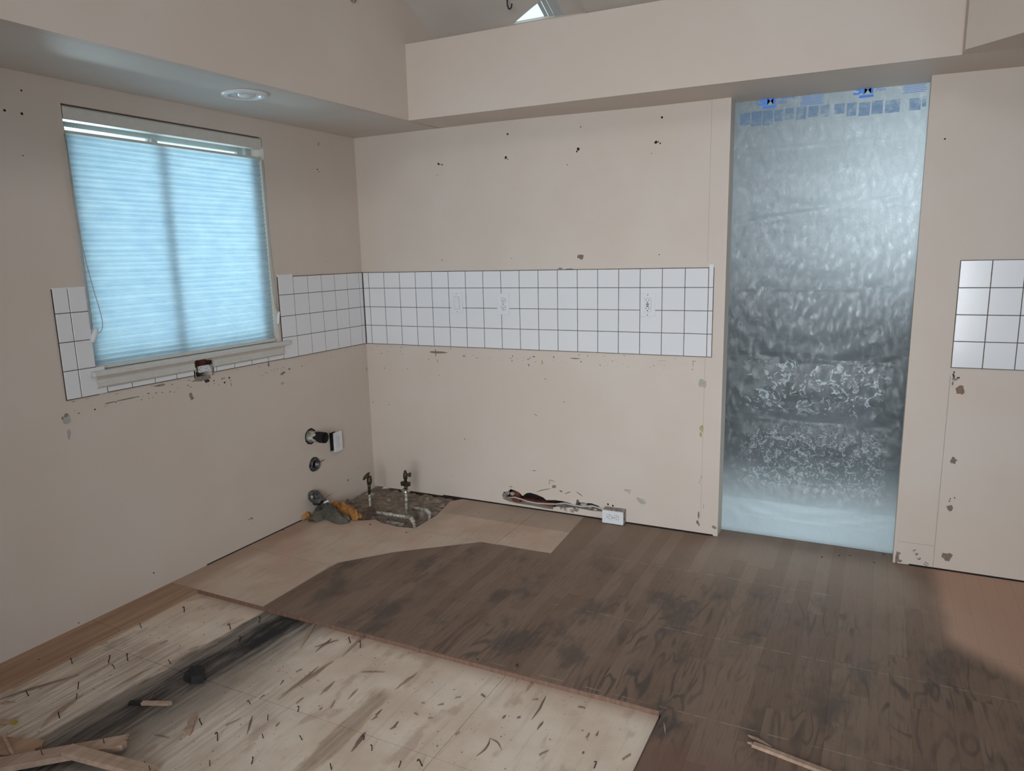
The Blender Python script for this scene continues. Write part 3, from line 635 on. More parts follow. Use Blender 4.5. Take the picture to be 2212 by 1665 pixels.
r1 = [(-0.7275, 1.8864), (-0.7283, 1.7217), (-0.7274, 1.543), (-0.7227, 1.3376), (-0.7157, 1.1742), (-0.7044, 1.1309)]
r2 = [(-0.7367, 1.8855), (-0.7377, 1.7212), (-0.7368, 1.5428), (-0.7386, 1.3381), (-0.7347, 1.2339), (-0.7235, 1.163), (-0.7049, 1.1262)]
for L_ in (r1, r2): G().tube(cordpts(L_, 0.004), 0.0016, 6).build('cord', 'filler', sh, True)
cc = [(-0.706, 1.1452), (-0.7168, 1.0799)]
q = G(); c0, c1 = cc; q.tube([(0.004, c0[0], c0[1]), (0.004, c0[0], c0[1] - 0.006), (0.004, c1[0], c1[1] + 0.006), (0.004, c1[0], c1[1])], [0.003, 0.006, 0.007, 0.003], 10); q.build('cord_connector', 'plate', sh, True)
# bare tree outside, seen through the skylight
tr = G()
def branch(p, d, l, r, n):
    e = p + d * l; tr.tube([p, e], [r, r * 0.7], 5, False)
    if n == 0: return
    for _ in range(3):
        nd = (d + Vector((random.uniform(-.8, .8), random.uniform(-.8, .8), random.uniform(-.3, .6)))).normalized(); branch(e, nd, l * 0.72, r * 0.62, n - 1)
branch(Vector((-2.2, 6.0, 0.0)), Vector((0, 0, 1)), 3.2, 0.16, 5)
tag(origin_base(tr.build('bare_tree', 'bark')), 'bare leafless tree outside, seen through the small skylight above the ledge', 'tree')
# ---------------------------------------------------------------- recessed ceiling light
lc = (0.3641, -1.165)
dl = thing('recessed_light', (lc[0], lc[1], HS), 'white round recessed light set in the soffit above the window', 'ceiling light')
RR = 0.094
G().lathe((lc[0], lc[1], HS), (0, 0, -1), [(RR, 0.0005), (RR, 0.004), (RR * 0.93, 0.009), (RR * 0.74, 0.011), (RR * 0.66, 0.006), (RR * 0.62, 0.0008)], 40, False).build('trim_ring', 'plate', dl, True)
G().lathe((lc[0], lc[1], HS), (0, 0, -1), [(RR * 0.63, 0.0010), (RR * 0.55, 0.0035), (RR * 0.40, 0.0012), (RR * 0.36, 0.0006)], 40, False).build('reflector', 'plate', dl, True)
G().lathe((lc[0] + 0.01, lc[1], HS), (0.1, 0, -1), [(RR * 0.40, 0.0005), (RR * 0.34, 0.010), (RR * 0.15, 0.014), (0.001, 0.015)], 32, False).build('lamp_face', 'plate', dl, True)
# ---------------------------------------------------------------- plates on the back wall
def rounded(w_, h_, r, n=5):
    out = []
    for cx_, cy_, a0 in ((w_ / 2 - r, h_ / 2 - r, 0), (-w_ / 2 + r, h_ / 2 - r, 90), (-w_ / 2 + r, -h_ / 2 + r, 180), (w_ / 2 - r, -h_ / 2 + r, 270)):
        for k in range(n): an = math.radians(a0 + 90 * k / (n - 1)); out.append((cx_ + r * math.cos(an), cy_ + r * math.sin(an)))
    return out
def device(name, origin, ux, uz, nrm, label, cat, kind, W=0.0735, H=0.114, gap=0.0, group=None):
    """ux/uz: directions of the plate's width and height, nrm: out of the wall"""
    t = thing(name, origin, label, cat, group); O = Vector(origin); ux, uz, nrm = Vector(ux), Vector(uz), Vector(nrm)
    mp = lambda d: (lambda a, b: tuple(O + ux * a + uz * b + nrm * d))
    if kind != 'bare':
        G().prism(rounded(W, H, 0.004), mp(0.0005), mp(0.0045)).build('cover_plate', 'plate', t, bevel=0.001)
        for s_ in ((0.0485, -0.0485) if kind in ('rocker', 'gfci') else (0.0,)):
            q = G().prism([(math.cos(k) * 0.0026, s_ + math.sin(k) * 0.0026) for k in [i * math.pi / 5 for i in range(10)]], mp(0.004), mp(0.0055)); q.build('screw', 'steel', t)
    def face(cy_, dz=0.0075, a0=0.0):
        body = [(max(-0.0148, min(0.0148, math.cos(k) * 0.0172)), cy_ + math.sin(k) * 0.0142) for k in [i * math.pi / 12 for i in range(24)]]
        G().prism([(a * 1.07, cy_ + (b - cy_) * 1.09) for a, b in body], mp(0.003), mp(0.0049)).build('socket_gap', 'scuff', t)
        f = G().prism(body, mp(0.003), mp(dz)).build('socket_face', 'plate', t)
        q = G(); q.prism([(-0.0078, cy_ + 0.006), (-0.0055, cy_ + 0.006), (-0.0055, cy_ - 0.002), (-0.0078, cy_ - 0.002)], mp(dz - 0.001), mp(dz + 0.0003))
        q.prism([(0.0055, cy_ + 0.005), (0.0078, cy_ + 0.005), (0.0078, cy_ - 0.002), (0.0055, cy_ - 0.002)], mp(dz - 0.001), mp(dz + 0.0003))
        q.prism([(math.cos(k) * 0.0026, cy_ - 0.0075 + math.sin(k) * 0.0028) for k in [i * math.pi / 4 for i in range(8)]], mp(dz - 0.001), mp(dz + 0.0003)); q.build('slots', 'dark', f)
    if kind == 'rocker':
        G().prism(rounded(0.0350, 0.0685, 0.002), mp(0.004), mp(0.0049)).build('switch_gap', 'scuff', t)
        G().prism(rounded(0.0330, 0.066, 0.002), mp(0.004), mp(0.0053)).build('switch_frame', 'plate', t)
        G().prism([(-0.0145, 0.030), (0.0145, 0.030), (0.0145, 0.0), (-0.0145, 0.0)], mp(0.005), lambda a, b: mp(0.0062 + 0.004 * (b / 0.030))(a, b)).build('rocker', 'plate', t)
        G().prism([(-0.0145, 0.0), (0.0145, 0.0), (0.0145, -0.030), (-0.0145, -0.030)], mp(0.005), mp(0.0062)).build('rocker', 'plate', t)
    elif kind == 'gfci':
        G().prism(rounded(0.0355, 0.069, 0.002), mp(0.004), mp(0.0049)).build('socket_gap', 'scuff', t)
        G().prism(rounded(0.0340, 0.0675, 0.002), mp(0.004), mp(0.0065)).build('socket_body', 'plate', t)
        for cy_ in (0.020, -0.020):
            q = G(); s_ = 1
            q.prism([(-0.0085, cy_ + 0.008), (-0.0062, cy_ + 0.008), (-0.0062, cy_ - 0.001), (-0.0085, cy_ - 0.001)], mp(0.006), mp(0.0068))
            q.prism([(0.0062, cy_ + 0.008), (0.0085, cy_ + 0.008), (0.0085, cy_ - 0.001), (0.0062, cy_ - 0.001)], mp(0.006), mp(0.0068))
            q.prism([(math.cos(k) * 0.0030, cy_ - 0.0075 + math.sin(k) * 0.0030) for k in [i * math.pi / 4 for i in range(8)]], mp(0.006), mp(0.0068)); q.build('slots', 'dark', t)
        G().prism([(-0.007, 0.0065), (0.007, 0.0065), (0.007, 0.0015), (-0.007, 0.0015)], mp(0.006), mp(0.0078)).build('reset_button', 'red', t)['label'] = 'red button'
        G().prism([(-0.0055, -0.0035), (0.0055, -0.0035), (0.0055, -0.0085), (-0.0055, -0.0085)], mp(0.006), mp(0.0078)).build('test_button', 'ink', t)['label'] = 'black button'
    else:
        face(0.0197); face(-0.0197)
        if kind == 'bare':
            G().prism(rounded(0.030, 0.066, 0.004), mp(-0.004), mp(0.0045)).build('socket_body', 'plate', t)
            G().prism([(-0.009, 0.052), (0.009, 0.052), (0.009, 0.030), (-0.009, 0.030)], mp(-0.001), mp(0.0015)).build('mounting_ear', 'steel', t)
            G().prism([(-0.009, -0.030), (0.009, -0.030), (0.009, -0.052), (-0.009, -0.052)], mp(-0.001), mp(0.0015)).build('mounting_ear', 'steel', t)
    return t
X, Y, Z_ = (1, 0, 0), (0, 1, 0), (0, 0, 1)
device('light_switch', (0.6493, -TH, 1.144), X, Z_, (0, -1, 0), 'white rocker light switch on the tiled backsplash, left of the two outlets', 'light switch', 'rocker')
device('wall_outlet', (0.938, -TH, 1.140), X, Z_, (0, -1, 0), 'white duplex outlet on the tiled backsplash, between switch and red-buttoned outlet', 'outlet', 'duplex')
device('wall_outlet', (1.7317, -TH, 1.142), X, Z_, (0, -1, 0), 'white outlet with red and black buttons on the tiles near the doorway', 'outlet', 'gfci')
# low outlet on the left wall, standing proud of its box
device('wall_outlet', (0.022, -0.346, 0.372), (0, 1, 0), Z_, (1, 0, 0), 'white outlet standing proud of the left wall beside the drain pipe', 'outlet', 'duplex')
q = G().box(0.0005, 0.022, -0.370, -0.322, 0.326, 0.418); q.build('outlet_box', 'dark', bpy.data.objects['wall_outlet.002'])
G().box(0.0008, 0.0025, -0.388, -0.340, 0.322, 0.428).build('wall_gap', 'black', wall_left)
# bare outlet in the notch under the sill
bc = (-1.1909, 0.9196)
bo = device('wall_outlet', (-0.018, bc[0], bc[1]), (0, 0, -1), (0, 1, 0), (1, 0, 0), 'bare white outlet without cover in the notch under the window sill', 'outlet', 'bare')
G().box(-0.139, -0.132, boxh[0][0] - 0.01, boxh[1][0] + 0.01, 0.85, 0.99).build('outlet_notch_back', 'black', wall_left)
G().box(-0.045, -0.040, boxh[0][0] - 0.004, boxh[1][0] + 0.004, 0.925, 0.975).build('stud_face', 'redwood', wall_left)
q = G(); q.box(-0.10, 0.006, boxh[0][0] + 0.003, boxh[0][0] + 0.006, 0.885, 0.955).box(-0.10, 0.006, boxh[1][0] - 0.006, boxh[1][0] - 0.003, 0.885, 0.955).box(-0.10, -0.095, boxh[0][0], boxh[1][0], 0.87, 0.97); q.build('metal_box', 'steel', bo)
# outlet lying at the floor by the torn wall
fo = device('wall_outlet', [1.57, -0.045, 0.0385], (0, 0, -1), X, (0, -1, 0), 'white duplex outlet lying sideways on the floor against the torn back wall', 'outlet', 'duplex', 0.070, 0.115)
G().box(1.518, 1.628, -0.0445, -0.003, 0.006, 0.078).build('outlet_box', 'gypsum', fo)
# ---------------------------------------------------------------- drains, valves and pipes
d1 = thing('drain_pipe', (0.0, -0.541, 0.446), 'white drain pipe with a black end sticking out of the left wall', 'pipe')
G().tube([(-0.12, -0.541, 0.446), (0.085, -0.5395, 0.4465)], 0.0295, 24, False).build('pipe_sleeve', 'pvc', d1, True)
jag = G(); n = 24; vs = []; fs = []
for k in range(n):
    an = 2 * math.pi * k / n; s_ = 0.040 + 0.018 * random.random() + (0.012 if math.sin(an) < 0 else 0); c_, t_ = math.cos(an), math.sin(an)
    vs += [(s_, -0.5395 + 0.0302 * c_, 0.4465 + 0.0302 * t_), (0.102, -0.539 + 0.0302 * c_, 0.447 + 0.0302 * t_), (0.102, -0.539 + 0.0265 * c_, 0.447 + 0.0265 * t_), (0.03, -0.5395 + 0.0265 * c_, 0.4465 + 0.0265 * t_)]
for k in range(n):
    m_ = (k + 1) % n
    for r in range(3): fs.append((4 * k + r, 4 * m_ + r, 4 * m_ + r + 1, 4 * k + r + 1))
jag.add(vs, fs).build('black_end', 'black', d1, True)['label'] = 'black pipe end'
G().tube([(0.086, -0.5395, 0.4465), (0.087, -0.5395, 0.4465)], 0.0268, 24).build('pipe_inside', 'black', d1)
d2 = thing('drain_stub', (0.0, -0.5285, 0.283), 'round dark drain stub in the wall below the black-ended pipe', 'pipe')
G().lathe((0, -0.5285, 0.283), (1, 0, 0), [(0.035, -0.10), (0.035, 0.010), (0.032, 0.016), (0.0285, 0.016), (0.0285, -0.08)], 24, False).build('stub_ring', 'foil', d2, True)
G().tube([(-0.02, -0.5285, 0.283), (-0.018, -0.5285, 0.283)], 0.0285, 20).build('stub_inside', 'black', d2)
G().tube([(0.012, -0.500, 0.287), (0.016, -0.478, 0.292), (0.020, -0.466, 0.295)], 0.0018, 6).build('wire_end', 'nail', d2)
for hy, hz, hr in ((-0.541, 0.446, 0.043), (-0.5285, 0.283, 0.039)):
    n = 26; q = G(); vs = []
    for k in range(n):
        an = 2 * math.pi * k / n; r_ = hr * (1 + random.uniform(0, 0.10)); vs += [(0.0005, hy + (hr - 0.006) * math.cos(an), hz + (hr - 0.006) * math.sin(an)), (0.0012, hy + r_ * math.cos(an), hz + r_ * math.sin(an))]
    q.add(vs, [(2 * k, 2 * k + 1, (2 * k + 3) % (2 * n), (2 * k + 2) % (2 * n)) for k in range(n)]).build('torn_rim', 'black', wall_left)
# taped pipe end low on the left wall
tp = thing('taped_pipe', (0.0, -0.565, 0.06), 'short pipe end wrapped in crumpled grey tape low on the left wall', 'pipe')
q = G(); rr_ = [0.030, 0.036, 0.033, 0.037, 0.030, 0.012]; q.tube([(0.0, -0.568, 0.118), (0.015, -0.567, 0.114), (0.030, -0.566, 0.106), (0.045, -0.565, 0.094), (0.056, -0.565, 0.080), (0.062, -0.564, 0.070)], rr_, 16)
o = q.build('tape_wrap', 'foil', tp)
for v in o.data.vertices: v.co += Vector([noise.noise(v.co * 55 + Vector((i * 9, 0, 0))) * 0.007 for i in range(3)]); 
for v in o.data.vertices: v.co.x = max(v.co.x, 0.001)
G().tube([(0.06, -0.560, 0.075), (0.085, -0.530, 0.082)], 0.006, 8).build('pipe_tip', 'plate', tp)
# shut-off valves
v1 = thing('shutoff_valve', (0.2265, -0.345, 0.0), 'dark angled shut-off valve on a short riser in the corner', 'valve')
x_, y_ = 0.2265, -0.345
G().tube([(x_, y_, -0.045), (x_ - 0.001, y_, 0.09)], 0.0068, 12).build('riser', 'pvc', v1, True)
G().lathe((x_, y_, 0.078), (0.05, 0.05, 1), [(0.0075, 0.0), (0.028, 0.0), (0.0285, 0.003), (0.018, 0.010), (0.0085, 0.012)], 24, False).build('escutcheon', 'steel', v1, True)
q = G().tube([(x_, y_, 0.088), (x_ + 0.001, y_, 0.13), (x_ + 0.002, y_, 0.150)], [0.0085, 0.0085, 0.012], 12); q.tube([(x_ + 0.002, y_, 0.142), (x_ + 0.005, y_, 0.160), (x_ + 0.006, y_, 0.190)], [0.012, 0.0155, 0.013], 12); q.build('valve_body', 'brass', v1, True)
q = G().lathe((x_ - 0.004, y_ - 0.006, 0.186), (-0.55, -0.45, 0.72), [(0.006, -0.012), (0.009, 0.0), (0.027, 0.003), (0.0285, 0.009), (0.020, 0.013), (0.001, 0.014)], 20); q.build('handle', 'brass', v1, True)
x_, y_ = 0.4190, -0.265
v2 = thing('shutoff_valve', (x_, y_, 0.0), 'dark upright shut-off valve with side knob and square collar, right of the corner', 'valve')
G().tube([(x_, y_, -0.045), (x_ + 0.002, y_, 0.115)], 0.0078, 12).build('riser', 'pvc', v2, True)
G().lathe((x_ + 0.002, y_, 0.102), (0.15, -0.1, 1), [(0.008, 0.0), (0.027, 0.0), (0.0275, 0.003), (0.018, 0.012), (0.009, 0.016)], 24, False).build('escutcheon', 'steel', v2, True)
G().box(x_ - 0.024, x_ + 0.030, y_ - 0.012, y_ + 0.012, 0.132, 0.156).build('collar', 'brass', v2, bevel=0.002)
q = G().tube([(x_ + 0.004, y_, 0.114), (x_ + 0.004, y_, 0.134)], 0.0095, 12); q.tube([(x_ + 0.004, y_, 0.156), (x_ + 0.004, y_, 0.170), (x_ + 0.004, y_, 0.176), (x_ + 0.005, y_, 0.205), (x_ + 0.005, y_, 0.212), (x_ + 0.005, y_, 0.222)], [0.0085, 0.0085, 0.0125, 0.0125, 0.009, 0.007], 12); q.build('valve_body', 'brass', v2, True)
q = G().tube([(x_ + 0.012, y_, 0.200), (x_ + 0.030, y_ + 0.002, 0.200)], [0.007, 0.006], 10); q.lathe((x_ + 0.028, y_ + 0.002, 0.200), (1, 0.1, 0), [(0.004, 0), (0.012, 0.001), (0.0145, 0.005), (0.012, 0.009), (0.003, 0.010)], 16); q.build('handle', 'brass', v2, True)
# white pipes lying in the floor opening
pa = [(0.2697, -0.39), (0.391, -0.3864), (0.507, -0.3839), (0.5341, -0.3878), (0.5658, -0.4124), (0.6216, -0.4777)]
wp = thing('water_pipe', (pa[3][0], pa[3][1], -0.05), 'long whitish water pipe with an elbow lying across the floor opening', 'pipe')
q = G().tube([(p[0], p[1], -0.001 + (0.0 if i < 4 else -0.012 * (i - 3))) for i, p in enumerate(pa)], 0.0085, 12); q.build('pipe_run', 'pvc', wp, True)
G().tube([(pa[2][0] - 0.01, pa[2][1], -0.001), pa[3] + (-0.002,), pa[4] + (-0.010,)], 0.0112, 12).build('fitting', 'pvc', wp, True)
G().tube([pa[5] + (-0.024,), pa[5] + (-0.045,)], 0.013, 12).build('fitting', 'pvc', wp, True)
G().tube([(pa[1][0] - 0.02, pa[1][1] - 0.004, -0.001), (pa[1][0] + 0.012, pa[1][1], -0.001)], 0.0108, 12).build('fitting', 'pvc', wp, True)
pb = [(0.4373, -0.2358), (0.4872, -0.2396), (0.5454, -0.2478), (0.5828, -0.2724), (0.6233, -0.3495)]
wq = thing('water_pipe', (pb[2][0], pb[2][1], -0.05), 'short whitish elbow pipe at the right edge of the floor opening', 'pipe')
G().tube([pb[0] + (-0.004,), pb[1] + (-0.002,), pb[2] + (-0.002,), pb[3] + (-0.012,), pb[4] + (-0.040,)], 0.0085, 12).build('pipe_run', 'pvc', wq, True)
G().tube([pb[1] + (-0.002,), pb[2] + (-0.002,), pb[3] + (-0.010,)], 0.0108, 12).build('fitting', 'pvc', wq, True)
pc = [(0.3928, -0.4154), (0.4974, -0.4323), (0.373, -0.3443), (0.3848, -0.2984)]
tag(origin_base(G().box(min(pc[0][0], pc[1][0]), max(pc[0][0], pc[1][0]), pc[0][1] - 0.012, pc[0][1] + 0.012, -0.045, -0.030).build('wood_offcut', 'pvc', bevel=0.002)), 'pale flat block lying in the floor opening under the long pipe', 'offcut')
# brown escutcheon flap leaning in the corner
fl = [(0.306, -0.528), (0.2939, -0.3834), (0.2853, -0.346)]
q = G(); cx_, cy_ = (fl[0][0] + fl[1][0]) / 2 + 0.01, (fl[0][1] + fl[1][1]) / 2 
vs = []
n = 20
for k in range(n):
    an = math.pi * k / (n - 1); vs.append((-0.062 * math.cos(an), 0.052 * math.sin(an) + 0.002))
dirv = Vector((fl[1][0] - fl[0][0], fl[1][1] - fl[0][1], 0)).normalized()
fnm = lambda d: (lambda a, b: (cx_ + dirv.x * a - 0.35 * b + d, cy_ + dirv.y * a + 0.25 * b, 0.001 + b * 0.85))
q.prism(vs, fnm(0), fnm(0.003))
tag(origin_base(q.build('brown_flap', 'board_raw')), 'curved brown scrap of board leaning behind the orange cloth by the pipes', 'scrap')
# ---------------------------------------------------------------- rag
rg = thing('rag', (0.13, -0.60, 0.0), 'crumpled grey and orange rag lying in the corner below the drain stub', 'rag')
def cloth(name, m, path, wid, hgt, seed, nu=46, nv=22):
    """ridge of crumpled cloth following a path on the floor"""
    q = G(); vs = []; fs = []
    for i in range(nu + 1):
        t = i / nu * (len(path) - 1); k = min(int(t), len(path) - 2); f = t - k
        p = Vector((*path[k], 0)).lerp(Vector((*path[k + 1], 0)), f)
        tg = (Vector((*path[k + 1], 0)) - Vector((*path[k], 0))).normalized(); nr = Vector((-tg.y, tg.x, 0))
        en = math.sin(math.pi * min(1, max(0, i / nu))) ** 0.5
        for j in range(nv + 1):
            s_ = j / nv * 2 - 1; ww = wid * (0.55 + 0.45 * en) * (1 + 0.35 * noise.noise(Vector((i * 0.12, seed, s_))))
            fold = noise.noise(Vector((i * 0.17 + s_ * 1.6, s_ * 1.1, seed))) * 0.5 + 0.34 * abs(math.sin(i * 0.20 + s_ * 2.2 + seed)) 
            h = hgt * (0.25 + 0.75 * en) * max(0.0, (1 - s_ * s_)) ** 0.6 * (0.55 + fold) + 0.003
            c = p + nr * (s_ * ww) ; vs.append((c.x + 0.006 * noise.noise(Vector((i, j, seed)) * 0.4), c.y, max(0.0025, h)))
    for i in range(nu):
        for j in range(nv): a_ = i * (nv + 1) + j; fs.append((a_, a_ + 1, a_ + nv + 2, a_ + nv + 1))
    q.add(vs, fs); return q.build(name, m, rg, True)
gp = [(0.0727, -0.6588), (0.0617, -0.5866), (0.0226, -0.4911), (0.1142, -0.5484), (0.2114, -0.5915), (0.2652, -0.5759)]
cloth('grey_cloth', 'greycloth', gp, 0.042, 0.060, 1.3)['label'] = 'grey side'
gp2 = [(-0.0308, -0.4724), (0.0255, -0.5062), (0.0922, -0.5261)]
cloth('grey_cloth', 'greycloth', gp2, 0.030, 0.078, 8.3)
op = [(0.003, -0.4243), (0.0811, -0.4413), (0.1623, -0.472), (0.2387, -0.5028), (0.2968, -0.5243)]
cloth('orange_cloth', 'orangecloth', op, 0.036, 0.058, 4.1)['label'] = 'orange side'
op2 = [(0.0104, -0.6551), (-0.0412, -0.5832), (-0.0637, -0.5279), (-0.066, -0.479)]
cloth('orange_cloth', 'orangecloth', op2, 0.036, 0.075, 6.6)
# ---------------------------------------------------------------- torn opening in the back wall
G().box(0.86, 1.56, 0.092, 0.099, 0.0, 0.16).build('cavity_back', 'black', wall_back)
G().box(0.86, 1.20, 0.040, 0.09, 0.0, 0.040).build('bottom_plate', 'redwood', wall_back)
G().box(0.955, 1.000, 0.015, 0.038, 0.01, 0.085).build('stud_face', 'redwood', wall_back)
cb = [(0.9327, 0.0457), (0.9769, 0.0543), (1.0145, 0.0512), (1.0574, 0.0434), (1.1143, 0.0403), (1.1705, 0.0427), (1.226, 0.0477), (1.281, 0.0606), (1.335, 0.0575), (1.3885, 0.0597), (1.4413, 0.0697), (1.4804, 0.0622), (1.5037, 0.0525)]
tag(origin_base(G().tube([(p[0], 0.004 - 0.010 * math.sin(i * 0.5) ** 2, p[1]) for i, p in enumerate(cb)], 0.0042, 8).build('electric_cable', 'cable', None, True)), 'white electrical cable running through the torn gap to the floor outlet', 'cable')
random.seed(11)
fr_ = [(0.9335, 0.076), (0.9599, 0.074), (0.9126, 0.0623), (1.286, 0.0242), (1.3483, 0.0356), (1.3938, 0.0683), (1.4255, 0.0596), (1.4569, 0.0511), (1.3213, 0.0239), (1.2588, 0.0309)]
for i, p in enumerate(fr_):
    a = random.uniform(0, 3); s_ = random.uniform(0.010, 0.022)
    q = G().prism([(p[0] + s_ * math.cos(a + t) * random.uniform(0.6, 1.2), max(0.004, p[1] + 0.7 * s_ * math.sin(a + t))) for t in (0, 1.3, 2.4, 3.6, 5.0)], BW(-0.002), BW(0.008))
    q.build('broken_drywall', 'gypsum', wall_back)
# ---------------------------------------------------------------- marks on the walls
def blob(cx_, cy_, rw, rh, ang=0.0, n=11, j=0.25):
    out = []
    for k in range(n):
        t = 2 * math.pi * k / n; r_ = 1 + random.uniform(-j, j); a = rw * r_ * math.cos(t); b = rh * r_ * math.sin(t)
        out.append((cx_ + a * math.cos(ang) - b * math.sin(ang), cy_ + a * math.sin(ang) + b * math.cos(ang)))
    return out
def mark(plane, cen, rw, rh, m, name, ang=0.0, d=0.0007, j=0.25):
    poly = blob(cen[0], cen[1], rw, rh, ang, 11, j)
    if plane == 'B': G().prism(poly, BW(-0.0001), BW(-d)).build(name, m, wall_back)
    else: G().prism(poly, LW(0.0001), LW(d)).build(name, m, wall_left)
holesB = [((0.5601, 1.8923), 3), ((0.5703, 1.8891), 1.5), ((0.5834, 1.8869), 2), ((0.9838, 2.0077), 2.4), ((0.97, 1.8925), 3.4), ((0.9818, 1.8836), 1.4), ((1.3842, 2.0042), 1.6), ((1.369, 1.9015), 3.4), ((1.3629, 1.8911), 2), ((1.786, 2.0074), 2.2), ((1.7592, 1.9), 3.2), ((1.7702, 1.9011), 1.5), ((1.7791, 1.8931), 1.8), ((1.312, 1.8314), 1.1), ((1.7826, 1.3819), 1.3), ((0.559, 1.3783), 1.4), ((0.9876, 1.38), 1.4), ((1.74, 1.8517), 1), ((0.4412, 0.8173), 1.2), ((0.1079, 0.8394), 1.2), ((0.9826, 0.8582), 1.3), ((0.9791, 0.8327), 1.2), ((1.3793, 0.8453), 1.4), ((0.6637, 0.3641), 1.3), ((1.1757, 0.7439), 1.2), ((2.9296, 1.8098), 1.6), ((1.6428, 0.1685), 1.2), ((1.5282, 0.0895), 2.6), ((1.555, 0.0855), 2.6), ((0.5696, 0.1338), 1), ((0.5091, 0.7287), 1), ((0.1256, 0.7506), 1.2), ((0.1446, 0.5282), 1.2), ((0.0245, 0.5369), 1.0), ((0.2892, 0.753), 1.0), ((3.0786, 0.333), 1.2), ((3.0638, 0.3269), 1.1)]
for (c_, r_) in holesB: mark('B', c_, r_ * 0.0021, r_ * 0.0021, 'black', 'drill_hole')
holesL = [((-1.8555, 2.0111), 2), ((-1.9233, 1.9343), 3), ((-1.8653, 1.9323), 3), ((-1.883, 1.7887), 1.5), ((-0.3287, 1.8753), 2.4), ((-0.3188, 1.8641), 1.6), ((-0.3133, 1.3869), 1.4), ((-0.1507, 0.156), 1.5), ((-1.5768, 0.0789), 2), ((-1.9252, 0.0137), 1.6), ((-1.0021, 0.1289), 2), ((-0.1432, 0.0516), 1.5), ((-1.1032, 0.8587), 2), ((-1.0921, 0.8592), 1.8), ((-1.0918, 0.8391), 3), ((-1.0616, 0.8564), 3), ((-1.1524, 0.858), 2), ((-1.7428, 0.8402), 2), ((-1.0337, -0.0072), 1.5), ((-0.686, 0.297), 1)]
for (c_, r_) in holesL: mark('L', c_, r_ * 0.0016, r_ * 0.0015, 'black', 'drill_hole')
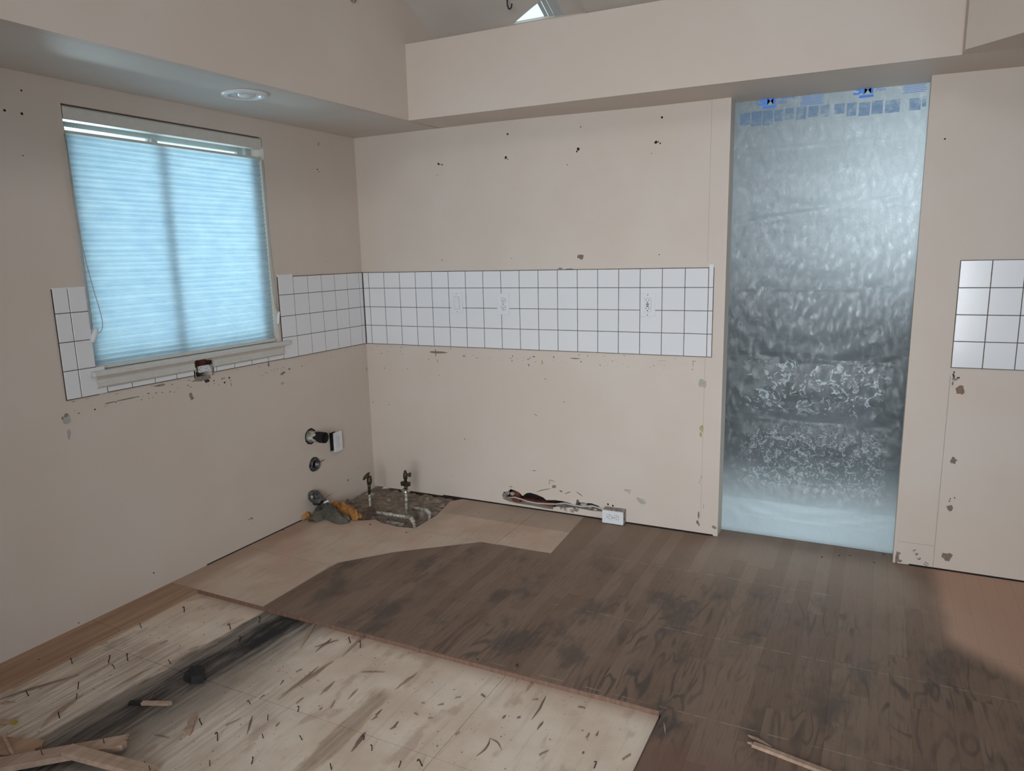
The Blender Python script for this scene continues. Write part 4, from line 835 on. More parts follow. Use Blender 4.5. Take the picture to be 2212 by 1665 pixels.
misc = [('B', (1.3821, 1.3791), 0.018, 0.012, 'chip', 'paint_chip', 0), ('B', (1.2677, 1.323), 0.012, 0.005, 'scuff', 'paint_chip', 0), ('B', (1.3188, 1.32), 0.022, 0.0025, 'scuff', 'paint_chip', 0), ('B', (0.5062, 0.8602), 0.055, 0.0055, 'chip', 'torn_strip', 0.0), ('B', (0.4904, 0.8569), 0.0022, 0.026, 'dark', 'wall_crack', 0.05), ('B', (0.5006, 0.8091), 0.0018, 0.014, 'scuff', 'wall_crack', 0.2), ('B', (1.3485, 0.861), 0.03, 0.003, 'chip', 'torn_strip', 0), ('B', (1.1582, 0.8305), 0.0045, 0.011, 'glue', 'glue_spot', 0), ('B', (1.1099, 0.8609), 0.008, 0.0035, 'chip', 'paint_chip', 0), ('B', (1.0767, 0.8445), 0.005, 0.003, 'chip', 'paint_chip', 0), ('B', (1.0789, 0.8144), 0.003, 0.008, 'chip', 'paint_chip', 0.3), ('B', (1.2256, 0.8632), 0.003, 0.006, 'chip', 'paint_chip', -0.3), ('B', (1.115, 0.5415), 0.013, 0.0018, 'scuff', 'scuff_mark', -0.5), ('B', (1.2812, 0.625), 0.008, 0.0018, 'scuff', 'scuff_mark', -0.3), ('B', (0.5484, 1.835), 0.01, 0.001, 'scuff', 'scuff_mark', 0), ('B', (0.6771, 0.8458), 0.01, 0.004, 'scuff', 'paint_chip', 0), ('B', (1.8045, 0.8687), 0.025, 0.0011, 'seam', 'scuff_mark', 0.05), ('B', (1.9626, 0.8734), 0.01, 0.0015, 'scuff', 'scuff_mark', 0), ('B', (1.9563, 0.8595), 0.0012, 0.016, 'scuff', 'scuff_mark', 0.1), ('B', (2.005, 0.767), 0.019, 0.02, 'filler', 'glue_spot', 0), ('B', (2.0065, 0.5421), 0.011, 0.017, 'glue', 'glue_spot', 0), ('B', (2.0028, 0.5115), 0.005, 0.014, 'glue', 'glue_spot', 0.1), ('B', (2.0106, 0.2978), 0.004, 0.006, 'glue', 'glue_spot', 0), ('B', (2.0021, 0.2729), 0.0016, 0.018, 'glue', 'glue_spot', -0.3), ('B', (2.002, 0.0992), 0.0045, 0.019, 'gluebrown', 'glue_spot', 0), ('B', (1.9984, 0.0596), 0.006, 0.01, 'gluebrown', 'glue_spot', 0.3), ('B', (2.0056, 0.0485), 0.004, 0.006, 'gluebrown', 'glue_spot', 0), ('B', (2.0258, 0.1487), 0.0012, 0.016, 'scuff', 'wall_crack', 0), ('B', (3.0635, 0.7992), 0.0165, 0.017, 'chip', 'glue_spot', 0), ('B', (3.0608, 0.4952), 0.013, 0.015, 'gluebrown', 'glue_spot', -0.4), ('B', (3.0652, 0.2875), 0.012, 0.013, 'gluebrown', 'glue_spot', 0), ('B', (3.0704, 0.0642), 0.021, 0.0165, 'gluebrown', 'glue_spot', 0), ('B', (3.0613, 0.3161), 0.003, 0.004, 'gluebrown', 'glue_spot', 0), ('B', (3.0385, 0.8447), 0.013, 0.005, 'scuff', 'scuff_mark', 0), ('B', (3.0341, 0.8581), 0.0035, 0.012, 'dark', 'scuff_mark', 0.2), ('B', (3.0345, 0.8738), 0.003, 0.006, 'dark', 'scuff_mark', 0), ('B', (3.0511, 0.8513), 0.006, 0.004, 'dark', 'scuff_mark', 0), ('B', (3.0333, 0.8268), 0.003, 0.009, 'scuff', 'scuff_mark', 0), ('B', (2.0807, 0.0454), 0.012, 0.008, 'scuff', 'paint_chip', -0.15), ('B', (2.8814, 0.0223), 0.008, 0.03, 'gluebrown', 'paint_chip', 0), ('B', (2.8888, 0.0479), 0.007, 0.005, 'gluebrown', 'paint_chip', 0), ('B', (2.8948, 0.0137), 0.01, 0.006, 'gluebrown', 'paint_chip', 0), ('B', (1.1918, 0.1707), 0.0018, 0.016, 'scuff', 'scuff_mark', -0.1), ('B', (1.2085, 0.1807), 0.018, 0.0018, 'scuff', 'scuff_mark', -0.2), ('B', (1.1578, 0.1213), 0.045, 0.0028, 'scuff', 'wall_crack', 0.32), ('B', (1.2191, 0.1477), 0.014, 0.008, 'scuff', 'paint_chip', 0.2), ('B', (1.2978, 0.1235), 0.022, 0.0028, 'scuff', 'wall_crack', 0.45), ('B', (1.3649, 0.127), 0.026, 0.0028, 'scuff', 'wall_crack', -0.5), ('B', (1.2599, 0.1265), 0.009, 0.003, 'dark', 'paint_chip', -0.3), ('B', (1.6327, 0.1798), 0.022, 0.007, 'filler', 'scuff_mark', 0), ('B', (1.7074, 0.1319), 0.028, 0.014, 'filler', 'scuff_mark', -0.3), ('B', (1.0979, 0.2258), 0.012, 0.0025, 'scuff', 'scuff_mark', 0), ('B', (0.955, 0.1143), 0.008, 0.003, 'scuff', 'paint_chip', 0), ('B', (0.9903, 1.3799), 0.006, 0.003, 'filler', 'scuff_mark', 0), ('B', (0.0245, 0.5369), 0.002, 0.007, 'scuff', 'scuff_mark', 0), ('B', (-0.0073, 0.8151), 0.003, 0.005, 'dark', 'scuff_mark', 0), ('B', (-0.0038, 0.1466), 0.0035, 0.013, 'scuff', 'paint_chip', 0), ('L', (-1.2867, 0.806), 0.01, 0.018, 'scuff', 'paint_chip', 0.3), ('L', (-1.4404, 0.8853), 0.032, 0.005, 'scuff', 'paint_chip', 0), ('L', (-1.8611, 0.826), 0.016, 0.018, 'filler', 'paint_chip', 0), ('L', (-1.8591, 0.8401), 0.009, 0.008, 'scuff', 'paint_chip', 0), ('L', (-1.858, 0.7707), 0.008, 0.024, 'filler', 'paint_chip', -0.1), ('L', (-1.8746, 0.8325), 0.004, 0.006, 'scuff', 'paint_chip', 0), ('L', (-1.5947, 0.8553), 0.045, 0.0028, 'scuff', 'paint_chip', 0), ('L', (-1.6714, 0.8545), 0.03, 0.002, 'scuff', 'paint_chip', 0), ('L', (-1.5668, 0.856), 0.02, 0.0018, 'scuff', 'paint_chip', 0), ('L', (-0.7088, 0.8238), 0.02, 0.006, 'scuff', 'paint_chip', 0.2), ('L', (-0.6598, 0.8383), 0.008, 0.007, 'scuff', 'paint_chip', 0), ('L', (-0.7182, 0.7716), 0.014, 0.008, 'filler', 'scuff_mark', 0), ('L', (-0.8033, 0.8837), 0.006, 0.013, 'scuff', 'paint_chip', 0), ('L', (-0.3072, 2.0064), 0.01, 0.012, 'filler', 'paint_chip', 0), ('L', (-1.0543, 0.8238), 0.002, 0.012, 'scuff', 'scuff_mark', 0.2), ('L', (-1.2188, 0.8776), 0.05, 0.01, 'scuff', 'paint_chip', 0), ('L', (-1.1916, 0.8645), 0.014, 0.01, 'dark', 'paint_chip', 0), ('L', (-1.0139, 0.133), 0.016, 0.003, 'scuff', 'scuff_mark', 0.2), ('L', (-0.2515, 0.1098), 0.009, 0.006, 'scuff', 'scuff_mark', 0), ('L', (-0.4294, 0.0709), 0.05, 0.0018, 'seam', 'scuff_mark', 0.1), ('L', (-0.0122, 0.7407), 0.002, 0.012, 'scuff', 'scuff_mark', 0)]
for (pl, c_, w_, h_, m_, n_, a_) in misc: mark(pl, c_, w_, h_, m_, n_, a_, 0.0006 + random.random() * 0.0004, 0.3)
random.seed(3)
for k in range(70):   # flecks of adhesive along the old counter line
    xx = random.uniform(0.02, 2.0) ** 1.0; mark('B', (xx, 0.897 - random.choice((0.004, 0.035, 0.05)) - random.random() * 0.02), random.uniform(0.0015, 0.006), random.uniform(0.0008, 0.0022), random.choice(('scuff', 'chip', 'filler')), 'adhesive_fleck')
for k in range(60):
    yy = random.uniform(-1.85, -0.02); mark('L', (yy, 0.897 - random.choice((0.002, 0.035, 0.045)) - random.random() * 0.02), random.uniform(0.002, 0.008), random.uniform(0.0008, 0.0022), random.choice(('scuff', 'chip', 'filler')), 'adhesive_fleck')
for (x0, x1, z0_, z1_) in ((2.012, 2.0130, 0.08, 0.895), (2.012, 2.0130, 1.345, HS), (3.0215, 3.0235, 0.004, 0.86), (2.880, 3.021, 0.1045, 0.1058)):
    G().box(x0, x1, -0.0007, 0.0, z0_, z1_).build('panel_seam', 'seam', wall_back)
# dark gap under the back wall
G().box(0.5, 2.075, -0.0010, 0.0, 0.0, 0.007).box(2.93, 5.0, -0.0010, 0.0, 0.0, 0.006).build('floor_gap', 'black', wall_back)
G().box(0.0, 0.0010, -1.30, -0.66, 0.0, 0.005).build('floor_gap', 'black', wall_left)
# pencilled lettering at the foot of the right wall
def text(s_, size, ext=0.0004):
    c = bpy.data.curves.new('t', 'FONT'); c.body = s_; c.size = size; c.extrude = ext; c.resolution_u = 3
    o = bpy.data.objects.new('t', c); COL.objects.link(o); dg = bpy.context.evaluated_depsgraph_get()
    me = bpy.data.meshes.new_from_object(o.evaluated_get(dg)); bpy.data.objects.remove(o); return me
def place_text(s_, name, m, x, y, z, w_, h_, parent, rot=0.0, shear=0.0, bold=0.0):
    me = text(s_, 1.0, 0.004); xs_ = [v.co.x for v in me.vertices]; ys_ = [v.co.y for v in me.vertices]
    ax, bx, ay, by = min(xs_), max(xs_), min(ys_), max(ys_); o0 = wloc(parent)
    for v in me.vertices:
        a = (v.co.x - ax) / (bx - ax) * w_; b = (v.co.y - ay) / (by - ay) * h_; a += shear * b; d = v.co.z * 0.05
        v.co = Vector((x + a * math.cos(rot) - b * math.sin(rot), y - d, z + a * math.sin(rot) + b * math.cos(rot))) - o0
    me.materials.clear(); me.materials.append(M[m]); o = bpy.data.objects.new(name, me); COL.objects.link(o); o.parent = parent; return o
lr = [(2.9416, 0.0679), (2.9499, 0.0519), (2.96, 0.0362)]
place_text('L', 'handwriting', 'ink', lr[0][0], -0.0008, lr[0][1] + 0.004, 0.010, 0.013, wall_back, -1.15)
place_text('R', 'handwriting', 'ink', lr[1][0] - 0.001, -0.0008, lr[1][1] + 0.004, 0.011, 0.013, wall_back, -1.05)
place_text('3', 'handwriting', 'ink', lr[2][0] - 0.001, -0.0008, lr[2][1] + 0.003, 0.011, 0.013, wall_back, -1.1)
for (u0, u1) in [((2.9909, 0.0264), (3.0059, 0.0161)), ((2.9863, 0.0169), (3.0011, 0.0087))]:
    G().tube([(u0[0], -0.0008, u0[1]), (u1[0], -0.0008, u1[1])], 0.0012, 5).build('pencil_stroke', 'ink', wall_back)
# ---------------------------------------------------------------- plastic film in the doorway
fm = thing('plastic_film', (2.48, 0.104, 0.0), 'translucent plastic masking film taped across the doorway', 'plastic sheet')
folds = [1.8402, 1.5643, 1.2108, 0.8816, 0.5842, 0.2919, 0.105]
q = G(); vs = []; fs = []; NX, NZ = 110, 260
ZT = HS - 0.004
def film_y(x, z):
    s_ = min(1, max(0, (x - 2.10) / 0.765)); d = 0.0; e = math.sin(math.pi * max(0, min(1, s_))) ** 0.5 * min(1, max(0, (2.03 - z) / 0.25)) * min(1, z / 0.06)
    for i in range(len(folds) - 1):
        zt, zb = folds[i], folds[i + 1]
        if zb < z <= zt:
            t = (zt - z) / (zt - zb); d += -0.009 * math.sin(math.pi * t)
            arc = t - 0.35 * (1 - (2 * s_ - 1) ** 2) * (0.3 + t)      # sagging drape lines
            d += 0.0038 * math.sin(arc * 26 + i * 2) * (t ** 1.2) * 0.5
    for zf, sl_ in zip(folds, (0.0, 0.1, 0.0, -0.01, -0.02, -0.03, 0.0)):
        dd = z - zf - sl_ * (s_ - 0.5); d += -0.003 * math.exp(-(dd / 0.005) ** 2)
    d += 0.003 * noise.fractal(Vector((x * 7, 1, z * 6)), 0.9, 2.1, 5) + 0.0014 * abs(noise.noise(Vector((x * 30 + z * 12, 5, z * 22 - x * 9))))
    d += 0.0022 * math.sin((x - 2.1) * 60 + z * 45) * math.exp(-((s_ - 0.08) / 0.12) ** 2)
    return d * e
for i in range(NZ + 1):
    z = 0.002 + (ZT - 0.002) * i / NZ
    for j in range(NX + 1):
        x = JL - 0.012 + (JR - JL + 0.024) * j / NX; vs.append((x, 0.1035 + film_y(x, z), z))
for i in range(NZ):
    for j in range(NX): a_ = i * (NX + 1) + j; fs.append((a_, a_ + 1, a_ + NX + 2, a_ + NX + 1))
q.add(vs, fs).build('film', 'film', fm, True)
tx = lambda u, v: None
L1 = [(2.194, 2.0319), (2.2671, 2.0239), (2.2655, 2.0611)]
h3 = 0.040
b1 = (2.5833, 2.0307); b2 = (2.6574, 2.0277); m1_ = (2.6706, 2.039); m2_ = (2.7335, 2.0498)
a1_ = (2.1939, 2.0338); a2_ = (2.2648, 2.032); n1_ = (2.2799, 2.042); n2_ = (2.3411, 2.0487)
def place_bold(ch, x, zc, wd):
    c = bpy.data.curves.new('t', 'FONT'); c.body = ch; c.size = 1; c.extrude = 0.004; c.offset = 0.02
    o = bpy.data.objects.new('t', c); COL.objects.link(o); me = bpy.data.meshes.new_from_object(o.evaluated_get(bpy.context.evaluated_depsgraph_get())); bpy.data.objects.remove(o)
    xs_ = [v.co.x for v in me.vertices]; ys_ = [v.co.y for v in me.vertices]; o0 = wloc(fm)
    for v in me.vertices: v.co = Vector((x + (v.co.x - min(xs_)) / (max(xs_) - min(xs_)) * wd, 0.0925 - v.co.z * 0.05, zc + (v.co.y - min(ys_)) / (max(ys_) - min(ys_)) * h3)) - o0
    me.materials.clear(); me.materials.append(M['bluep']); o = bpy.data.objects.new('printed_letter', me); COL.objects.link(o); o.parent = fm
def logo(bx, by, wd, zc):
    """bold blue block logo with its caption bar"""
    place_bold('3', bx[0], zc, wd * 0.42); place_bold('M', bx[0] + wd * 0.44, zc, wd * 0.54)
    G().box(bx[0] + wd * 0.30, bx[0] + wd, 0.0918, 0.0925, zc - 0.014, zc - 0.004).build('printed_bar', 'bluep', fm)
logo(b1, b2, 0.078, b1[1] - 0.002)
logo(a1_, a2_, 0.078, a1_[1] - 0.006)
place_text('Masking', 'printed_letter', 'bluep', m1_[0], 0.0925, m1_[1] + 0.014, 0.075, 0.014, fm, 0.0, 0.25)
place_text('Film', 'printed_letter', 'bluep', m1_[0], 0.0925, m1_[1] - 0.004, 0.034, 0.012, fm, 0.0, 0.25)
place_text('Masking', 'printed_letter', 'bluep', n1_[0], 0.0925, n1_[1] + 0.002, 0.070, 0.014, fm, 0.0, 0.25)
place_text('Film', 'printed_letter', 'bluep', n1_[0], 0.0925, n1_[1] - 0.015, 0.034, 0.012, fm, 0.0, 0.25)
for (xa, xb, zt, nl) in ((2.372, 2.470, 2.044, 6), (2.765, 2.860, 2.055, 7)):
    for k in range(nl): G().box(xa + random.uniform(0, 0.012), xb - random.uniform(0, 0.012), 0.0920, 0.0925, zt - k * 0.0068, zt - k * 0.0068 + 0.0017).build('printed_line', 'bluep', fm)
for (u0, u1, vt, vb) in [(2.1227, 2.1652, 2.0035, 1.9515), (2.171, 2.213, 2.0045, 1.9428), (2.2188, 2.2622, 2.0033, 1.942), (2.268, 2.305, 2.0024, 1.9533), (2.3124, 2.349, 2.0054, 1.9567), (2.3603, 2.4002, 2.004, 1.9517), (2.4094, 2.4506, 2.0025, 1.9582), (2.4579, 2.493, 2.0013, 1.9535), (2.5129, 2.553, 2.0007, 1.959), (2.5618, 2.5995, 1.9993, 1.9465), (2.6083, 2.6509, 1.9958, 1.9415), (2.6574, 2.6994, 1.9977, 1.9439), (2.7078, 2.7628, 1.9951, 1.9435), (2.7964, 2.8384, 1.9913, 1.944), (2.8427, 2.8577, 1.9966, 1.955)]:
    G().box(u0, u1, 0.0926, 0.0930, vb, vt).build('printed_block', 'printp', fm)
# ---------------------------------------------------------------- the room beyond the film
ST(G().box(-0.2, 5.0, 0.10, 7.0, -0.1, -0.003).build('floor_hall', 'hallfloor'))
ST(G().box(-0.3, 5.0, 7.0, 7.1, -0.1, 2.5).build('wall_hall_far', 'hallwall'))
ST(G().box(3.6, 3.7, 0.1, 7.0, -0.1, 0.9).box(3.6, 3.7, 0.1, 0.6, 0.9, 2.1).box(3.6, 3.7, 1.2, 7.0, 0.9, 2.1).box(3.6, 3.7, 0.1, 7.0, 2.1, 2.5).build('wall_hall_right', 'hallwall'))
ST(G().box(-0.3, -0.2, 0.1, 7.0, -0.1, 2.5).build('wall_hall_left', 'hallwall'))
ST(G().box(-0.2, 5.0, 0.102, 7.0, 2.42, 2.5).build('ceiling_hall', 'hallwall'))
tag(origin_base(G().box(1.9, 3.2, 0.115, 0.62, -0.003, 0.006).build('drop_cloth', 'dropcloth')), 'pale drop cloth on the floor just behind the plastic film', 'drop cloth')
# ---------------------------------------------------------------- hooks hanging above
hk = (1.1021, -0.19, 2.5317)
h_ = thing('ceiling_hook', hk, 'black metal hook hanging from the sloped ceiling above the ledge', 'hook')
hp = [(-0.010, 0, 0.16), (-0.010, 0, 0.04), (-0.009, 0, 0.018), (-0.003, 0, 0.003), (0.004, 0, 0.0), (0.012, 0, 0.008), (0.014, 0, 0.022)]
G().tube([(hk[0] + a, hk[1] + b, min(hk[2] + c, cz(hk[1]) - 0.001)) for a, b, c in hp], 0.0036, 10).build('hook_bend', 'ink', h_, True)
G().lathe((hk[0] - 0.010, hk[1], cz(hk[1]) - 0.008), (0, 0, 1), [(0.016, 0.0), (0.016, 0.006), (0.005, 0.0065)], 16).build('ceiling_cap', 'ink', h_, True)
rk = (0.566, -0.6747, 2.5337)
q = G().tube([(rk[0] + 0.003, rk[1] + 0.016 * math.cos(t * math.pi / 8), rk[2] + 0.012 * math.sin(t * math.pi / 8)) for t in range(17)], 0.0035, 8, False)
tag(origin_base(q.build('metal_ring', 'steel', None, True)), 'small metal ring on the upper left wall at the top of the view', 'ring')
# ---------------------------------------------------------------- debris in the pit
ZP = -0.018
nails = [(0.2598, -1.6455), (0.2129, -1.8088), (0.1515, -1.577), (0.2145, -2.094), (0.328, -2.0318), (0.3869, -2.0478), (0.3824, -1.9933), (0.5524, -1.6705), (0.6555, -1.723), (0.6135, -1.5826), (0.5469, -1.9412), (0.3866, -2.1851), (0.4393, -2.2274), (0.272, -2.2821), (0.9957, -1.997), (0.9365, -2.1404), (1.1123, -2.2644), (1.2161, -2.207), (0.9486, -2.3436), (0.4903, -2.3126), (1.0484, -1.551), (1.1049, -1.565), (1.165, -1.9615), (1.11, -2.0366), (1.1618, -2.1061), (1.2758, -2.0622), (1.4962, -2.0118), (1.6093, -2.0368), (1.667, -2.0034), (1.4417, -2.1262), (2.1101, -1.8052), (1.4439, -1.9835), (1.5542, -1.4784), (1.7082, -1.4619), (0.1043, -2.1379), (1.0444, -2.1753)]
def nail_mesh():
    q = G(); q.tube([(0, 0, 0), (0.0005, 0.0, 0.016), (0.0, 0, 0.0235)], 0.0017, 6); q.tube([(0.0, 0, 0.0235), (-0.0045, 0.0, 0.0215), (-0.0075, 0, 0.0180)], [0.0020, 0.0019, 0.0012], 6); return q
protoN = nail_mesh().build('nail', 'nail')
tag(protoN, 'small dark bent nail sticking up out of the bare plywood subfloor', 'nail', 'bent nails left standing in the plywood')
random.seed(5)
for i, p in enumerate(nails):
    o = protoN if i == 0 else protoN.copy()
    if i: COL.objects.link(o)
    o.location = (p[0], p[1], ZP - 0.001); o.rotation_euler = (random.uniform(-0.35, 0.35), random.uniform(-0.3, 0.3), random.uniform(-0.9, 0.6)); s_ = random.uniform(0.75, 1.15); o.scale = (s_, s_, s_)
def splinter(name, p, q_, w_, h_, m, label, cat='splinter', group=None, z=ZP, bend=0.0, taper=(0.15, 1.0, 0.8, 0.1), split=False):
    p = Vector((*p, z)); q_ = Vector((*q_, z)); t = (q_ - p); L_ = t.length; t.normalize(); nr = Vector((-t.y, t.x, 0)); n = 9; vs = []; fs = []
    for i in range(n):
        f = i / (n - 1); k = f * (len(taper) - 1); k0 = min(int(k), len(taper) - 2); tw = taper[k0] + (taper[k0 + 1] - taper[k0]) * (k - k0)
        c = p + t * (L_ * f) + nr * (bend * math.sin(math.pi * f) + random.uniform(-0.12, 0.12) * w_); hw = w_ / 2 * max(tw, 0.08) * random.uniform(0.85, 1.1)
        zt = h_ * (0.45 + 0.55 * tw)
        vs += [c - nr * hw + Vector((0, 0, 0.0002)), c + nr * hw + Vector((0, 0, 0.0002)), c + nr * hw * 0.8 + Vector((0, 0, zt)), c - nr * hw * 0.8 + Vector((0, 0, zt))]
    for i in range(n - 1):
        for r in range(4): r2 = (r + 1) % 4; fs.append((4 * i + r, 4 * i + r2, 4 * i + 4 + r2, 4 * i + 4 + r))
    fs += [(0, 1, 2, 3), (4 * n - 1, 4 * n - 2, 4 * n - 3, 4 * n - 4)]
    return tag(origin_base(G().add(vs, fs).build(name, m)), label, cat, group)
SP = [((0.8168, -1.474), (0.9042, -1.6603), 0.016, 0.008, 'splinter', 'long tapering splinter leaning from the cut floor edge near the black rot', 0), ((1.0635, -1.4692), (1.0847, -1.6439), 0.01, 0.007, 'splinter', 'straight thin stick slanting from the cut floor edge, right of the curled slivers', 0), ((0.9623, -1.557), (0.9474, -1.6334), 0.006, 0.004, 'darksplinter', 'upper of the two curled slivers below the cut floor edge', 0.012), ((0.9956, -1.5567), (0.9727, -1.6572), 0.007, 0.005, 'darksplinter', 'lower of the two curled slivers below the cut floor edge', -0.012), ((1.2101, -1.6945), (1.2871, -1.6591), 0.005, 0.004, 'darksplinter', 'short reddish sliver lying level with the picture on bare plywood', 0), ((1.0742, -1.6824), (1.0611, -1.9417), 0.018, 0.005, 'splinter', 'long feathered flake lifting from the plywood below the curled slivers', 0), ((1.0493, -1.73), (1.0536, -1.917), 0.008, 0.004, 'splinter', 'thin sliver lying against the left of the long feathered flake', 0.004), ((1.3937, -1.6194), (1.3796, -1.7314), 0.012, 0.004, 'splinter', 'feathered flake right of the level reddish sliver', 0), ((1.0478, -2.0397), (1.1033, -2.1143), 0.007, 0.004, 'darksplinter', 'thin pointed sliver upright in view among nails in the lower left', 0), ((1.4287, -1.9549), (1.4467, -2.0417), 0.012, 0.006, 'darksplinter', 'dark brown sliver standing by the brown gouge at the bottom centre', 0), ((0.8412, -2.2393), (0.8991, -2.2291), 0.004, 0.003, 'darksplinter', 'thin black sliver below the charred stick', 0), ((0.2043, -2.3365), (0.3068, -2.1298), 0.01, 0.006, 'darksplinter', 'very long thin sliver at the far left beside the wall board', 0), ((0.2321, -2.3517), (0.2685, -2.3236), 0.014, 0.006, 'splinter', 'brown stick end entering from the left edge under the long sliver', 0), ((0.4853, -2.3712), (0.4385, -2.1963), 0.03, 0.004, 'splinter', 'broad pointed flake lifting at the far left of the rotten strip', 0.01), ((1.1642, -1.7776), (1.1694, -1.8633), 0.01, 0.004, 'splinter', 'small yellowish feathered flake right of the long feathered flake', 0), ((1.2628, -1.7796), (1.2703, -1.8446), 0.008, 0.003, 'splinter', 'small flake below the long thin crack in the plywood', 0), ((1.8515, -1.5528), (1.8608, -1.684), 0.007, 0.004, 'darksplinter', 'slanting reddish sliver on the right plywood sheet', 0.004), ((1.8983, -1.6766), (1.8968, -1.7216), 0.006, 0.004, 'darksplinter', 'short sliver just below the slanting reddish sliver', 0), ((1.781, -1.4898), (1.7826, -1.5592), 0.012, 0.006, 'freshwood', 'pale thick chip near the cut edge on the right plywood sheet', 0), ((1.7261, -1.4878), (1.7274, -1.5265), 0.007, 0.004, 'freshwood', 'thin pale chip left of the thicker pale chip', 0), ((1.7851, -1.8167), (1.7876, -1.9037), 0.006, 0.003, 'darksplinter', 'curved dark fibre at the bottom of the right plywood sheet', 0.01), ((1.7851, -1.8167), (1.8402, -1.8481), 0.004, 0.002, 'darksplinter', 'thin grey fibre curving right from the curved dark fibre', 0.008), ((2.1675, -1.4392), (2.1743, -1.4996), 0.008, 0.006, 'freshwood', 'pale little stick leaning at the right corner of the cut edge', 0), ((2.2402, -1.5491), (2.2584, -1.6021), 0.006, 0.004, 'freshwood', 'short pale stick on the stained boards right of the cut corner', 0), ((0.4975, -2.1397), (0.5025, -1.9815), 0.018, 0.003, 'splinter', 'flat brownish flake beside the grey edge of the rotten strip', 0), ((0.6554, -2.0958), (0.67, -2.1316), 0.004, 0.003, 'darksplinter', 'tiny dark sliver above the charred stick', 0)]
for (p, q_, w_, h_, m, l, bd) in SP: splinter('splinter', p, q_, w_, h_, m, l, bend=bd, z=(0.0006 if 'stained boards' in l else ZP))
small = [((1.5868, -1.6895), (1.6022, -1.6739)), ((1.5558, -1.745), (1.5695, -1.7305)), ((1.5028, -1.7588), (1.5109, -1.7522)), ((1.8202, -1.5895), (1.8355, -1.5796)), ((1.9666, -1.5621), (1.9905, -1.559)), ((2.0669, -1.6469), (2.0687, -1.6722)), ((2.0463, -1.6709), (2.0458, -1.697)), ((1.9503, -1.823), (1.9668, -1.7909)), ((2.0594, -1.763), (2.0613, -1.7532)), ((2.1856, -1.7081), (2.1725, -1.7401)), ((1.7768, -1.7156), (1.7786, -1.6968)), ((1.6842, -1.8474), (1.6878, -1.8314)), ((1.1313, -1.9313), (1.1308, -1.8981)), ((0.9992, -1.962), (1.0012, -1.9413)), ((1.174, -1.8411), (1.1664, -1.7946)), ((1.2358, -1.8634), (1.2501, -1.9032)), ((1.49, -1.8696), (1.4929, -1.9006)), ((1.4877, -1.9103), (1.4967, -1.8914)), ((1.4055, -1.8705), (1.4055, -1.8363)), ((1.408, -1.8977), (1.4125, -1.8751)), ((1.2239, -1.9261), (1.2236, -1.9102)), ((1.0066, -1.8745), (0.9968, -1.8488)), ((1.0016, -1.7905), (1.0073, -1.7688)), ((1.1576, -2.0497), (1.1515, -2.0274)), ((1.0113, -2.113), (1.025, -2.066)), ((1.5664, -1.8162), (1.5771, -1.8061)), ((1.511, -1.811), (1.5256, -1.8146)), ((1.6555, -1.6324), (1.6739, -1.6407)), ((1.8161, -1.6973), (1.8235, -1.6861)), ((0.5605, -2.0807), (0.5621, -2.0495)), ((0.1875, -1.9698), (0.193, -1.9415)), ((0.5682, -1.8139), (0.5842, -1.7629)), ((0.5336, -1.8476), (0.5411, -1.8119)), ((0.3913, -1.8657), (0.3955, -1.8342)), ((0.5838, -1.6244), (0.5923, -1.5962))]
for p, q_ in small: splinter('wood_sliver', p, q_, 0.006, 0.003, random.choice(('splinter', 'darksplinter')), 'short thin wood sliver lying loose on the bare plywood subfloor', group='short loose slivers on the plywood', taper=random.choice(((1, 1, 0.2), (0.9, 1, 0.9), (0.2, 1, 1, 0.7), (0.1, 0.6, 1))))
# torn pink-brown chunk
splinter('wood_chunk', *((0.8726, -2.1161), (0.9435, -2.2035)), 0.032, 0.008, 'freshwood', 'torn pinkish wood chunk with ragged ends below the charred stick', 'wood chunk', taper=(0.3, 0.9, 0.6, 1.0, 0.3))
# charred stick and black lump
cs = ((0.6315, -2.1662), (0.7519, -2.113))
csk = thing('charred_stick', (*cs[0], ZP), 'half charred stick lying across the black rotten strip', 'stick')
a = Vector((*cs[0], 0)); b = Vector((*cs[1], 0)); t = (b - a).normalized(); nr = Vector((-t.y, t.x, 0))
def bar(p0, p1, w_, z0_, z1_, ragged=0.0):
    q = G(); t = (Vector(p1) - Vector(p0)); t.z = 0; t.normalize(); nr = Vector((-t.y, t.x, 0)); n = 7; vs = []
    for i in range(n):
        f = i / (n - 1) - 0.5; e0 = Vector(p0) + nr * (w_ * f) - t * random.uniform(0, ragged); e1 = Vector(p1) + nr * (w_ * f) + t * random.uniform(0, ragged)
        vs += [(e0.x, e0.y, p0[2] + z0_), (e0.x, e0.y, p0[2] + z1_), (e1.x, e1.y, p1[2] + z0_), (e1.x, e1.y, p1[2] + z1_)]
    fs = []
    for i in range(n - 1):
        k = 4 * i; fs += [(k, k + 4, k + 6, k + 2), (k + 1, k + 3, k + 7, k + 5), (k, k + 1, k + 5, k + 4), (k + 2, k + 6, k + 7, k + 3)]
    k = 4 * (n - 1); fs += [(0, 2, 3, 1), (k, k + 1, k + 3, k + 2)]
    return q.add(vs, fs)
bar((a.x, a.y, ZP), (a.x + t.x * 0.04, a.y + t.y * 0.04, ZP), 0.016, 0.0005, 0.010, 0.003).build('charred_end', 'char', csk)['label'] = 'black charred end'
bar((a.x + t.x * 0.04, a.y + t.y * 0.04, ZP), (b.x, b.y, ZP), 0.015, 0.0005, 0.0095, 0.012).build('wood_end', 'freshwood', csk)
bl = [(0.6781, -1.9959), (0.7206, -2.0007), (0.7571, -1.9777), (0.7277, -1.9483), (0.684, -1.9304), (0.6586, -1.9486)]
q = G().prism([(p[0], p[1]) for p in bl], flat(ZP + 0.0005), lambda x, y: (x + random.uniform(-.004, .004), y + 0.006, ZP + 0.022 + random.uniform(-.006, .006)))
